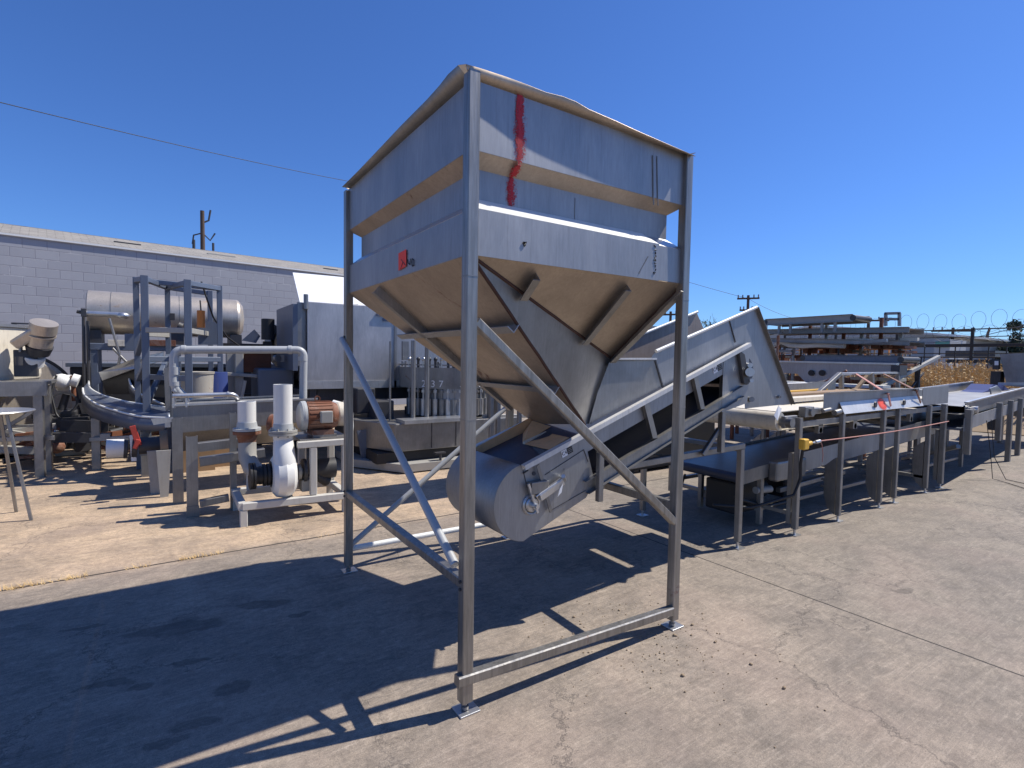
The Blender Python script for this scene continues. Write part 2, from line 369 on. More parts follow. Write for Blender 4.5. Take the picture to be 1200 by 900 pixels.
W = bpy.data.worlds.new('World'); S.world = W; W.use_nodes = True; wt = W.node_tree
sky = wt.nodes.new('ShaderNodeTexSky'); sky.sky_type = 'NISHITA'; sky.sun_disc = False
SUN_EL, SUN_AZ = R(53.8), math.atan2(-.235, .972)      # direction towards the sun in the X-Y plane
sky.sun_elevation = SUN_EL; sky.sun_rotation = R(90) - SUN_AZ
sky.air_density = 1.0; sky.dust_density = .25; sky.ozone_density = 3.2; sky.altitude = 0
tint = wt.nodes.new('ShaderNodeMix'); tint.data_type = 'RGBA'; tint.blend_type = 'MULTIPLY'; tint.inputs[0].default_value = 1; tint.inputs[7].default_value = (.48,.76,1.27,1)
wt.links.new(sky.outputs[0], tint.inputs[6]); wt.links.new(tint.outputs[2], wt.nodes['Background'].inputs[0]); wt.nodes['Background'].inputs[1].default_value = .095
ld = bpy.data.lights.new('sun', 'SUN'); ld.energy = 5.0; ld.angle = R(.53); ld.color = (1,.945,.85)
lo = bpy.data.objects.new('sun', ld); COL.objects.link(lo); lo.location = (6,-3,12)
sd = V((math.cos(SUN_AZ)*math.cos(SUN_EL), math.sin(SUN_AZ)*math.cos(SUN_EL), math.sin(SUN_EL)))
lo.rotation_euler = sd.to_track_quat('Z', 'Y').to_euler()
cp, cr, cu_, cb_, cf = (-1.1342, -2.0660, 1.64), (0.833983, -0.551564, 0.015826), (0.014322, 0.050309, 0.998631), (-0.551605, -0.832614, 0.049857), 612.20
cam = bpy.data.cameras.new('camera'); co = bpy.data.objects.new('camera', cam); COL.objects.link(co); S.camera = co
co.matrix_world = Matrix(((cr[0],cu_[0],cb_[0],cp[0]),(cr[1],cu_[1],cb_[1],cp[1]),(cr[2],cu_[2],cb_[2],cp[2]),(0,0,0,1)))
cam.sensor_fit = 'HORIZONTAL'; cam.sensor_width = 36; cam.lens = 36*cf/1200; cam.clip_start = .05; cam.clip_end = 2000
S.view_settings.view_transform = 'Standard'; S.view_settings.look = 'None'; S.view_settings.exposure = 0.25; S.view_settings.gamma = 1

# ------------------------------------------------------------------ hopper on its stand
HA, HB = 1.447, 1.859
ZT, Z1, Z2, Z3, Z4, Z5 = 2.855, 2.556, 2.505, 2.360, 2.296, 2.10
hop = thing('hopper', 'large square stainless steel hopper raised on four tall legs with red paint streak', 'hopper', (0,0,0))
def ring(o, z): return [(o,o,z),(HA-o,o,z),(HA-o,HB-o,z),(o,HB-o,z)]
def shell(levels):
    m = MB(); vs = []
    for o, z in levels: vs += ring(o, z)
    fs = []
    for j in range(len(levels)-1):
        for i in range(4): fs.append((4*j+i, 4*(j+1)+i, 4*(j+1)+(i+1) % 4, 4*j+(i+1) % 4))
    return m.add(vs, fs)
def solid(o, t, off=0):
    q = o.modifiers.new('thickness', 'SOLIDIFY'); q.thickness = t; q.offset = off; return o
solid(shell([(0,ZT),(0,Z1)]).build('upper_panel', M['steel'], hop), .003)
solid(shell([(0,Z1),(.075,Z2)]).build('sloped_ledge', M['under'], hop), .003)
solid(shell([(.075,Z2),(.075,Z3)]).build('recessed_band', M['steel'], hop), .003)
solid(shell([(.002,Z4),(0,Z5)]).build('lower_band', M['steel'], hop), .003)
solid(shell([(.075,Z3),(.003,Z4+.001)]).build('lower_ledge', M['bright'], hop), .003)
c = MB(); c.plate([(.03,-.009,Z4+.004),(1.22,-.009,Z4+.004),(1.22,-.009,Z5-.006),(.03,-.009,Z5-.006)], .004)
clad = c.build('cladding_plate', M['steel'], hop)
c = MB(); c.plate([(.03,-.007,Z4+.006),(1.22,-.007,Z4+.006),(1.16,.07,Z3+.006),(.03,.07,Z3+.006)], .003)
c.build('ledge_top', M['white'], hop)  # white colour stands in for sun on the stainless ledge
# funnel
T0, T1, O1, O2 = V((1.385,.53,1.652)), V((1.40,1.1,1.652)), V((1.14,.5,1.215)), V((1.15,1.05,1.155))
p00, p10, p11, p01 = [V(x) for x in ring(0, Z5-.002)]
f = MB()
f.plate([p00, T0, p10], .003); f.plate([p00, p01, O2, O1], .003)
f.plate([p10, p11, T1, T0], .003); f.plate([p11, p01, O2, T1], .003); f.plate([T0, T1, O2+V((.06,0,0)), O1+V((.06,0,0))], .003)
fun = f.build('funnel', M['under'], hop)
f = MB(); f.plate([p00, O1, T0], .004); f.plate([O1, O1+V((.06,0,0)), T0], .003); f.build('corner_panel', M['dull'], hop)
f = MB()
for a, b in ((p00, O1), (p00, T0), (T0, p10)): 
    f.pipe([a+(b-a)*t + V((noise.noise(V((t*9,1,a.z)))*.004, -.002, -.003)) for t in [i/14 for i in range(15)]], .009, 6)
f.build('weld_seam', M['darkrust'], hop)
def on_slope_front(x, s):      # point on the front slope (edge y=0 -> T0)
    return V((x, 0, Z5)) + V((0, .48, 1.65-Z5))*s
ab = MB()
nf = (T0-p00).cross(p10-p00).normalized(); nf = nf if nf.z < 0 else -nf
def stiff(m, a, b, n, w=.045, t=.005):
    a, b = V(a)+n*.003, V(b)+n*.003; d = (b-a).normalized(); s = d.cross(n)
    m.prism([(0,0),(t,0),(t,w),(w,w),(w,w+t),(0,w+t)], a, b, s, n)
def slope_pt(px, n, o):        # helper: drop (x,y) onto a slope plane
    x, y = px; return V((x, y, o.z - (n.x*(x-o.x) + n.y*(y-o.y))/n.z))
def edge_y(x):                  # y of the seam p00-T0 at x
    return .53*x/1.385
st = MB(); stiff(st, slope_pt((.40,.045), nf, p00), slope_pt((.40,edge_y(.40)-.0), nf, p00), nf); st.build('stiffener', M['dull'], hop)
st = MB(); stiff(st, slope_pt((1.03,.045), nf, p00), slope_pt((1.03,edge_y(1.03)), nf, p00), nf); st.build('stiffener', M['dull'], hop)
st = MB(); stiff(st, p10+(T0-p10)*.02, T0+(T0-p10)*.04, nf, .05); st.build('stiffener', M['dull'], hop)
nl = (p01-p00).cross(O1-p00).normalized(); nl = nl if nl.z < 0 else -nl
def lp(y, s): a = V((0, y, Z5)); return slope_pt((1.12*s, y + (0.76-y)*s*.12), nl, p00)
st = MB(); stiff(st, lp(1.22, .01), lp(1.22, .93), nl, .05); st.build('stiffener', M['dull'], hop)
def hrib(px0, px1, s):
    st = MB(); a = slope_pt((s, px0), nl, p00); b = slope_pt((s, px1), nl, p00); stiff(st, b, a, nl, .05); st.build('stiffener', M['steel'], hop)
hrib(1.66, .14, .37); hrib(1.38, .34, .80)
# rim lip with its dents
rim = MB()
ro = [(-0.047, -0.030, 2.891),(0.037, -0.030, 2.896),(0.141, -0.032, 2.898),(0.241, -0.036, 2.896),(0.373, -0.042, 2.889),(0.472, -0.046, 2.896),(0.551, -0.048, 2.893),(0.634, -0.048, 2.879),(0.808, -0.050, 2.869),(0.995, -0.052, 2.855),(1.198, -0.053, 2.844),(1.456, -0.054, 2.831)]
def strip(m, inn, out, t=.003):
    inn = [V(x) for x in inn]; out = [V(x) for x in out]
    for i in range(len(inn)-1): m.plate([inn[i], inn[i+1], out[i+1], out[i]], t)
def ease(pts, n=4):
    out = []
    for i in range(len(pts)-1):
        a, b = V(pts[i]), V(pts[i+1])
        out += [a+(b-a)*k/n for k in range(n)]
    return out + [V(pts[-1])]
m = MB(); ro = ease(ro, 2); inn = [V((min(max(p.x, 0), HA), 0, ZT)) for p in ro]; k = len(ro)
m.add(inn + ro, [(i, i+1, k+i+1, k+i) for i in range(k-1)], True)
solid(m.build('rim_lip', M['under'], hop), .003)
m = MB(); lo_ = [(-0.060, 0.017, 2.904),(-0.062, 0.111, 2.905),(-0.060, 0.203, 2.895),(-0.055, 0.357, 2.892),(-0.055, 0.690, 2.887),(-0.055, 1.105, 2.872),(-0.055, 1.443, 2.861),(-0.055, 1.825, 2.855)]
lo_ = ease(lo_, 2); inn = [V((0, min(max(p.y, 0), HB), ZT)) for p in lo_]; k = len(lo_)
m.add(inn + lo_, [(i, k+i, k+i+1, i+1) for i in range(k-1)], True)
solid(m.build('rim_lip', M['dull'], hop), .003)
m = MB(); m.add([inn[0], V(lo_[0]), V(ro[0])], [(0,1,2)]); solid(m.build('bent_rim_corner', M['bright'], hop), .003)
m = MB(); m.plate([(HA,0,ZT),(HA,HB,ZT),(HA+.04,HB+.01,ZT+.01),(HA+.04,-.03,ZT+.01)], .003); m.plate([(HA,HB,ZT),(0,HB,ZT),(-.03,HB+.012,ZT+.02),(HA+.03,HB+.012,ZT+.02)], .003); m.build('rim_lip', M['under'], hop)
# legs
PW = .056
for (x, y, zt) in ((0,0,2.885),(HA,0,2.845),(HA,HB,2.84),(0,HB,2.84)):
    m = MB(); m.rbeam((x,y,.05), (x,y,zt), PW, .004, (1,0,0)); 
    lg = m.build('leg', M['post'], hop)
    m = MB()
    for z in (2.0, 1.36): m.rbeam((x,y,z-.002), (x,y,z+.002), PW+.003, .004, (1,0,0))
    m.build('weld_band', M['dull'], lg)
    m = MB(); m.tube((x,y,.004),(x,y,.06), .011, 12); m.tube((x,y,.012),(x,y,.026), .02, 6); m.build('levelling_bolt', M['dull'], lg)
    m = MB(); m.box((x-.045,y-.045,.001),(x+.06,y+.05,.008)); m.build('foot_plate', M['bright'], lg, .002)
def br(a, b, w, name, mat, tube=False):
    m = MB()
    if tube: m.tube(a, b, w/2, 20)
    else: m.rbeam(a, b, w, .006)
    return m.build(name, mat, hop)
br((.03,-.004,1.80), (1.422,-.004,.665), .045, 'diagonal_brace', M['post'])
br((-.05,-.012,.165), (HA-.03,-.012,.115), .05, 'cross_bar', M['post'])
br((-.0,.02,.6), (0,HB-.02,.6), .05, 'cross_bar', M['post'])
br((HA,.02,.755), (HA,HB-.02,.755), .05, 'cross_bar', M['post'])
br((-.035,.045,.68), (-.045,HB+.01,1.76), .042, 'diagonal_brace', M['greypipe'], True)
br((.02,HB+.03,.16), (HA-.0,HB+.03,.15), .045, 'cross_bar', M['white'], True)
br((.02,HB-.0,.2), (HA-.03,HB-.0,1.2), .042, 'diagonal_brace', M['greypipe'], True)
m = MB()
for p in ((0,HB,.6),(0,HB,1.76),(0,0,.6)):
    for dz in (-.018,.018):
        m = MB(); m.tube((p[0]-.037,p[1],p[2]+dz),(p[0]-.026,p[1],p[2]+dz), .008, 6); m.build('bolt_head', M['dark'], hop)
# marks on the sheets
m = MB(); m.plate([(-0.006, 0.845, 2.232),(-0.006, 0.729, 2.238),(-0.006, 0.728, 2.143),(-0.006, 0.844, 2.132)], .001)
tg = m.build('red_sticker', M['sticker_red'], hop)
m = MB()
for a, b in (((-0.008, 0.800, 2.191),(-0.008, 0.735, 2.149)),((-0.008, 0.774, 2.173),(-0.008, 0.806, 2.139))): m.beam(a, b, .004, .001, (1,0,0))
m.build('pen_mark', M['ink'], tg)
m = MB()
for pts in ([(-0.004, 0.715, 2.179),(-0.004, 0.708, 2.159),(-0.004, 0.683, 2.146)],[(-0.004, 0.683, 2.146),(-0.004, 0.672, 2.177)],[(-0.004, 0.648, 2.174),(-0.004, 0.624, 2.161),(-0.004, 0.624, 2.134),(-0.004, 0.647, 2.132),(-0.004, 0.654, 2.156),(-0.004, 0.648, 2.174)]):
    m.pipe(pts, .0022, 5)
m.build('pen_mark', M['ink'], hop)
m = MB(); m.plate([(0.225, -0.004, 2.885),(0.297, -0.004, 2.891),(0.299, -0.004, 2.539),(0.208, -0.004, 2.531)], .001); m.build('red_paint_streak', M['smear'], hop)
m = MB(); m.plate([(0.216, -0.006, 2.536),(0.273, -0.006, 2.541),(0.289, 0.066, 2.500),(0.240, 0.066, 2.499)], .001); m.build('red_paint_streak', M['smear'], hop)
m = MB(); m.plate([(0.219, 0.071, 2.508),(0.297, 0.071, 2.516),(0.300, 0.071, 2.358),(0.222, 0.071, 2.360)], .001); m.build('red_paint_streak', M['smear'], hop)
m = MB(); m.plate([(0.275, -0.014, 2.188),(0.290, -0.014, 2.170),(0.295, -0.014, 2.187),(0.283, -0.014, 2.163)], .001)
m.pipe([(0.276, -0.013, 2.184),(0.284, -0.013, 2.169),(0.295, -0.013, 2.189)], .003, 5)
random.seed(3)
x0, y0 = 1.185, -.013
for i in range(9):
    z = 2.285 - i*.019; w = .012
    pts = [(x0+random.uniform(-w,w), y0, z+random.uniform(-.008,.008)) for _ in range(4)]; m.pipe(pts, .0022, 5)
m.build('pen_mark', M['ink'], hop)
m = MB(); m.pipe([(1.06,-.012,2.12),(1.13,-.012,2.22)], .003, 5); m.pipe([(1.152, -0.004, 2.784),(1.170, -0.004, 2.514)], .004, 5); m.pipe([(1.187, -0.004, 2.787),(1.206, -0.004, 2.516)], .003, 5); m.pipe([(.66,.073,2.34),(.66,.073,2.48)],.002,5)
m.build('sheet_seam', M['dull'], hop)

# ------------------------------------------------------------------ inclined conveyor under the hopper
inc = thing('inclined_conveyor', 'grey steel inclined belt conveyor climbing from under the hopper to the belt table', 'conveyor', (1.8,.75,0))
YN, YF = .45, 1.06
def rz(x): return 1.01 + .352*(x-.6)
def cz(x): return .94 + .352*(x-1.45)
cc = V((.655,0,.782)); cr_ = .235
arc = [V((cc.x+cr_*math.cos(R(a)), 0, cc.z+cr_*math.sin(R(a)))) for a in range(104, 271, 8)]
tail = arc + [V(x) for x in ((.83,0,.632),(1.12,0,.745),(1.19,0,.84),(1.09,0,1.15),(1.05,0,rz(1.05)-.01),(.61,0,1.005))]
for y, s in ((YN,-1), (YF,1)):
    m = MB(); m.plate([p+V((0,y,0)) for p in tail], .005); sp_ = m.build('tail_side_plate', M['steel'], inc)
    m = MB(); m.plate([(.62,y,rz(.62)-.01),(2.8,y,rz(2.8)-.01),(2.8,y,rz(2.8)-(.15 if s < 0 else .40)),(1.08,y,rz(1.08)-(.15 if s < 0 else .40))], .004); m.build('side_panel', M['steel'], inc)
    m = MB(); m.channel((.605,y+s*.002,rz(.605)+.0),(2.83,y+s*.002,rz(2.83)), .036, .03, .004, V((0,s,0)), V((-.33,0,.94))*-1); m.build('top_rail', M['rail'], inc)
    m = MB(); m.channel((1.12,y,cz(1.12)-.05),(2.78,y,cz(2.78)-.05), .09, .035, .004, V((-.33,0,.94)), V((0,s,0))); m.build('lower_chord', M['dull'], inc)
    m = MB(); m.plate([(2.52,y+s*.004,rz(2.52)-.02),(2.86,y+s*.004,rz(2.86)-.03),(2.86,y+s*.004,1.30),(2.52,y+s*.004,cz(2.52)-.08)], .004); m.build('head_side_plate', M['steel'], inc)
    for x in (1.6, 2.12):
        m = MB(); m.prism([(0,0),(.05,0),(.05,.03),(0,.03)], (x,y+s*.006,rz(x)-.02), (x+.10,y+s*.006,rz(x)-.27), V((1,0,0)), V((0,s,0))); m.build('bracket', M['dull'], inc)
m = MB(); m.rbeam((1.2,YN-.04,.72),(1.2,YN-.04,1.04), .04, .004, (1,0,0)); m.build('stub_post', M['dull'], inc)
# drum wrap round the tail and its belt
m = MB(); k = len(arc); m.add([p+V((0,YN,0)) for p in arc] + [p+V((0,YF,0)) for p in arc], [(i, k+i, k+i+1, i+1) for i in range(k-1)], True)
solid(m.build('drum_cover', M['steel'], inc), .004)
m = MB(); m.plate([arc[-1]+V((0,YN,0)), arc[-1]+V((0,YF,0)), V((1.12,YF,.748)), V((1.12,YN,.748))], .003); m.build('bottom_pan', M['dull'], inc)
m = MB(); m.tube((cc.x,YN+.01,cc.z),(cc.x,YF-.01,cc.z), .19, 28); m.plate([(cc.x,YN+.02,cc.z+.185),(2.85,YN+.02,rz(2.85)-.1),(2.85,YF-.02,rz(2.85)-.1),(cc.x,YF-.02,cc.z+.185)], .008)
m.plate([(cc.x,YN+.02,cc.z-.18),(2.85,YN+.02,cz(2.85)-.02),(2.85,YF-.02,cz(2.85)-.02),(cc.x,YF-.02,cc.z-.18)], .008); m.tube((2.85,YN+.02,1.56),(2.85,YF-.02,1.56), .12, 24)
m.build('belt', M['belt'], inc)
m = MB(); m.prism([(0,0),(.26,0),(.26,.16),(0,.16)], (.8,YF+.012,cz(.8)-.02), (2.3,YF+.012,cz(2.3)-.02), V((-.33,0,.94)), V((0,1,0))); m.build('shadow_caster', M['dull'], inc)  # unseen box added to widen the conveyor's shadow on the ground
# rusty infeed pan under the funnel, its colour brightened as if sunlit
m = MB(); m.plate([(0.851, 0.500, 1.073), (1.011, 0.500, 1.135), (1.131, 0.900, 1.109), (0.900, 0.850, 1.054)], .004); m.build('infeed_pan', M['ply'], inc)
m = MB(); m.plate([(0.838, 0.470, 1.072), (0.954, 1.040, 1.038), (0.954, 1.040, 1.003), (0.806, 0.470, 1.033)], .004); m.build('baffle', M['dark'], inc)
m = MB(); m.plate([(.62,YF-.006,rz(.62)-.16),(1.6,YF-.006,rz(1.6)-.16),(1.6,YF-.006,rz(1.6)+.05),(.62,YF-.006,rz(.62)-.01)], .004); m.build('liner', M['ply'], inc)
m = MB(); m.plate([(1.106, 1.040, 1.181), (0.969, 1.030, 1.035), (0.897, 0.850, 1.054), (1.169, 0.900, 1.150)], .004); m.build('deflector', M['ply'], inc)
m = MB(); m.beam((0.895, 0.840, 1.059), (1.177, 0.880, 1.130), .02, .02); m.build('loose_strip', M['cream'], inc)
# bearing and belt take-up on the near side
m = MB(); m.lathe([(0,.05),(.018,.05),(.02,.045),(.02,.022),(.038,.022),(.045,.015),(.05,.003),(.05,0)], (.68,YN-.003,.765), (0,-1,0), 28)
m.lathe([(.05,.012),(.058,.016),(.064,.008),(.064,0)], (.68,YN-.003,.765), (0,-1,0), 28)
bb = m.build('bearing', M['bright'], inc)
m = MB(); m.tube((.68,YN-.05,.765),(.68,YN-.075,.765), .014, 6); m.build('shaft_end', M['bright'], bb)
Q = YN-.03
m = MB(); m.beam((0.705, 0.420, 1.004), (0.815, 0.420, 0.704), .022, .008, (0,1,0)); m.build('take_up_strap', M['dull'], inc)
m = MB(); m.beam((0.632, 0.410, 0.902), (0.704, 0.410, 0.718), .014, .014, (0,1,0)); m.build('clamp_bar', M['bright'], inc)
m = MB(); m.box((0.652, 0.400, 0.907), (0.778, 0.448, 0.834)); m.build('take_up_block', M['dull'], inc, .003)
m = MB(); m.beam((0.715, 0.410, 0.809), (0.889, 0.410, 0.887), .04, .035, (0,1,0)); m.build('take_up_arm', M['bright'], inc, .003)
m = MB(); m.tube((0.682, 0.400, 0.821), (0.901, 0.400, 0.914), .006, 10); m.tube((0.871, 0.380, 0.927), (0.931, 0.440, 0.886), .013, 10); m.build('threaded_rod', M['bright'], inc)
m = MB(); m.plate([(0.876, 0.385, 0.883),(0.864, 0.385, 0.827),(0.835, 0.385, 0.804),(0.850, 0.385, 0.849)], .0015); m.build('paper_tag', M['label'], inc)
m = MB(); m.tube((0.918, 0.430, 0.911), (0.929, 0.445, 0.955), .0015, 5); m.tube((0.699, 0.449, 0.948), (0.693, 0.440, 0.950), .012, 12); m.beam((0.615, 0.440, 0.959), (0.651, 0.440, 0.975), .006,.006); m.build('fixings', M['dark'], inc)
m = MB()
for a, b in (((0.781, 0.446, 0.931),(1.089, 0.446, 1.060)), ((1.089, 0.446, 1.060),(1.128, 0.446, 0.979)), ((0.835, 0.446, 0.705),(1.111, 0.446, 0.792)), ((0.618, 0.446, 0.978),(0.652, 0.446, 0.866)), ((0.652, 0.446, 0.866),(0.752, 0.446, 0.911))): m.beam(a, b, .004, .003, (0,1,0))
m.build('panel_crease', M['dark'], inc)
def sticker(x0, s, lab=True):
    z0 = rz(x0)-.075; ax = V((.943,0,.332)); up = V((-.332,0,.943)); o = V((x0,YN-.0045,z0))
    m = MB(); m.plate([o-ax*s/2-up*s/2, o+ax*s/2-up*s/2, o+ax*s/2+up*s/2, o-ax*s/2+up*s/2], .001); a = m.build('sticker', M['label'], inc)
    text_mb('C4', o-V((0,.001,0)), ax, up, s*.75, .0006).build('emblem', M['ink'], a)
    o2 = o+ax*s*1.05; m = MB(); m.plate([o2-ax*s/2-up*s*.45, o2+ax*s/2-up*s*.45, o2+ax*s/2+up*s*.45, o2-ax*s/2+up*s*.45], .001); b_ = m.build('sticker', M['ink'], inc)
    m = MB()
    for k in (-.22, .02, .26): m.beam(o2-ax*s*.38+up*s*k-V((0,.001,0)), o2+ax*s*.38+up*s*k-V((0,.001,0)), s*.06, .0006, (0,1,0))
    m.build('print_lines', M['pale'], b_)
sticker(.93, .044); sticker(2.42, .055)
# boot between funnel and hood, hood walls, discharge end
m = MB(); bt = [(1.162, 0.485, 1.216),(1.231, 0.485, 1.421),(1.331, 0.485, 1.624),(1.410, 0.485, 1.642),(1.755, 0.470, 1.640),(1.844, 0.470, 1.451)]
m.plate(bt, .003); m.build('boot_plate', M['dull'], inc)
m = MB(); m.beam((1.379, 0.470, 1.645), (1.752, 0.460, 1.650), .03, .012, (0,0,1)); m.build('boot_flange', M['rail'], inc)
hn = [(1.69,0,1.605),(1.76,0,1.70),(2.97,0,2.09),(3.60,0,1.265),(2.88,0,1.25),(2.80,0,1.74),(1.88,0,1.435)]
m = MB(); m.plate([(x,.475,z) for x, _, z in hn], .003); m.build('hood_panel', M['steel'], inc)
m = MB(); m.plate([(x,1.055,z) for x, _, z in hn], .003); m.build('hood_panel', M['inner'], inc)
m = MB(); m.tube((1.76,.475-.012,1.703),(2.97,.475-.012,2.093), .013, 12); m.build('hood_edge_highlight', M['white'], inc)  # white tubes paint the bright sunlit edges of the hood flanges
m = MB(); m.tube((1.76,1.055-.012,1.703),(2.97,1.055-.012,2.093), .013, 12); m.build('hood_edge_highlight', M['white'], inc)
m = MB(); m.plate([(3.21,.475,1.777),(3.21,1.055,1.777),(3.60,1.055,1.265),(3.60,.475,1.265)], .003); m.build('discharge_plate', M['dull'], inc)
m = MB(); m.angle((2.975,.474,2.095),(3.605,.474,1.262), .03, .003, V((0,-1,0)), V((-.8,0,-.6)), .02); m.build('edge_flange', M['dull'], inc)
m = MB(); m.beam((2.617, 0.470, 1.963), (2.707, 0.470, 1.796), .008, .005, (0,1,0)); m.build('panel_joint', M['dark'], inc)
m = MB(); m.beam((1.758, 0.465, 1.641), (1.848, 0.465, 1.445), .012, .005, (0,1,0)); m.build('panel_joint', M['dark'], inc)
m = MB(); m.plate([(2.673, 0.430, 1.733),(2.756, 0.430, 1.700),(2.841, 0.430, 1.478),(2.807, 0.430, 1.451),(2.759, 0.430, 1.465)], .03, (0,1,0)); hb = m.build('head_bracket', M['dark'], inc, .004)
m = MB(); m.tube((2.748, 0.360, 1.557), (2.900, 0.470, 1.554), .035, 20); m.tube((2.809, 0.400, 1.611), (2.876, 0.450, 1.611), .02, 12); m.tube((2.841, 0.400, 1.487), (2.909, 0.450, 1.484), .015, 12); m.build('head_bearing', M['bright'], inc)
m = MB(); m.tube((2.916, 0.440, 1.328), (2.952, 0.470, 1.325), .022, 14); m.tube((3.357, 0.450, 1.336), (3.396, 0.472, 1.334), .012, 10); m.build('bolt_heads', M['dull'], inc)
# support frame
SF = (.60, 1.70)
for y in SF:
    m = MB(); m.rbeam((1.35,y,.865),(3.065,y,.905), .05, .005); m.build('support_rail', M['dull'], inc)
    m = MB(); m.rbeam((3.04,y,.06),(3.04,y,.878), .05, .005, (1,0,0)); lg = m.build('support_leg', M['dull'], inc)
    m = MB(); m.tube((3.04,y,.005),(3.04,y,.07), .012, 12); m.box((2.99,y-.045,.001),(3.09,y+.045,.008)); m.build('foot', M['bright'], lg)
    m = MB(); m.rbeam((2.62,y-.09 if y < 1 else 1.1,.9),(2.62,y-.09 if y < 1 else 1.1,1.6), .045, .004, (1,0,0)); m.build('upright', M['dull'], inc)
    m = MB(); m.rbeam((2.44,y-.05 if y < 1 else 1.12,.89),(2.62,y-.07 if y < 1 else 1.1,1.09), .035, .004); m.build('knee_brace', M['dull'], inc)
m = MB(); m.rbeam((3.04,.63,.875),(3.04,1.67,.875), .045, .005); m.build('cross_member', M['dull'], inc)
m = MB(); m.rbeam((2.2,.63,.85),(2.2,1.67,.85), .045, .005); m.build('cross_member', M['dull'], inc)
m = MB(); m.box((1.55,1.13,.66),(2.95,1.66,.86)); m.build('drive_housing', M['black'], inc, .02)
m = MB(); m.box((2.15,.75,.92),(2.45,1.0,1.08)); m.build('gearbox', M['black'], inc, .01)
m = MB(); m.tube((2.0,.86,1.0),(2.148,.86,1.0), .07, 20); m.build('drive_motor', M['rustred'], inc)

# ------------------------------------------------------------------ belt table at the foot of the discharge (runs away to the right)
tk = thing('belt_conveyor', 'long steel belt conveyor with cream belt, orange paint splash and adjustable legs', 'conveyor', (5.6,1.2,0))
KN, KF = .55, 1.9
m = MB(); m.tube((3.66,KN+.06,1.085),(3.66,KF-.05,1.085), .085, 28); m.build('end_roller', M['cream'], tk)
m = MB(); m.plate([(3.66,KN+.07,1.172),(7.5,KN+.07,1.20),(7.5,KF-.06,1.20),(3.66,KF-.06,1.172)], .008); m.plate([(3.66,KN+.07,.998),(7.5,KN+.07,1.03),(7.5,KF-.06,1.03),(3.66,KF-.06,.998)], .008); m.build('belt', M['cream'], tk)
for y, s in ((KN,-1),(KF,1)):
    m = MB(); m.plate([(4.33,y,1.335),(6.68,y,1.34),(6.68,y,1.13),(4.62,y,1.12),(4.33,y,1.19)], .004)
    m.build('side_skirt', M['steel'], tk)
    m = MB(); m.plate([(4.34,y-.0,1.337),(6.68,y,1.342),(6.68,y-.05*s*-1,1.35),(4.34,y+.05*s,1.35)], .003); m.plate([(4.64,y+s*.008,1.235),(6.66,y+s*.008,1.255),(6.66,y+s*.06,1.13),(4.64,y+s*.06,1.12)], .004); m.build('skirt_trim', M['rail'], tk)
    m = MB(); m.plate([(6.7,y+s*.03,1.35),(7.56,y+s*.03,1.36),(7.56,y+s*.03,1.13),(6.7,y+s*.03,1.13)], .005); m.build('drive_guard', M['steel'], tk)
    m = MB(); m.beam((3.7,y,1.05),(7.5,y,1.07), .03, .05); m.build('side_frame', M['dull'], tk)
m = MB()
for x, y in (((5.35),KN-.05),((6.1),KN-.05)):
    m.lathe([(0,.012),(.03,.012),(.035,0)], (x,y,1.19), (0,-1,0), 20)
m.build('round_cap', M['dark'], tk)
m = MB(); m.plate([(5.179, 0.497, 1.310),(5.342, 0.497, 1.315),(5.377, 0.497, 1.182),(5.234, 0.497, 1.178)], .001)
def soft_orange():
    mm, t, b = nt('orange_spray'); n = ns(t, mapping(t), 22, 5, .6); tc = N(t, 'ShaderNodeTexCoord'); sp = N(t, 'ShaderNodeSeparateXYZ'); L(t, tc.outputs['Generated'], sp.inputs[0])
    r2 = math_(t, 'ADD', math_(t, 'POWER', math_(t, 'MULTIPLY_ADD', sp.outputs[0], 2.0, -1.0), 2.0), math_(t, 'POWER', math_(t, 'MULTIPLY_ADD', sp.outputs[2], 2.0, -1.0), 2.0))
    a = math_(t, 'MULTIPLY', math_(t, 'SUBTRACT', math_(t, 'ADD', 1.0, math_(t, 'MULTIPLY', n, .3)), r2), 1.0, 0, True)
    b.inputs['Base Color'].default_value = (.95,.11,.05,1); L(t, a, b.inputs['Alpha']); return mm
m = MB(); m.plate([(5.46,KN-.012,1.255),(5.66,KN-.012,1.255),(5.66,KN-.066,1.125),(5.46,KN-.066,1.125)], .001); m.build('orange_paint_splash', soft_orange(), tk)
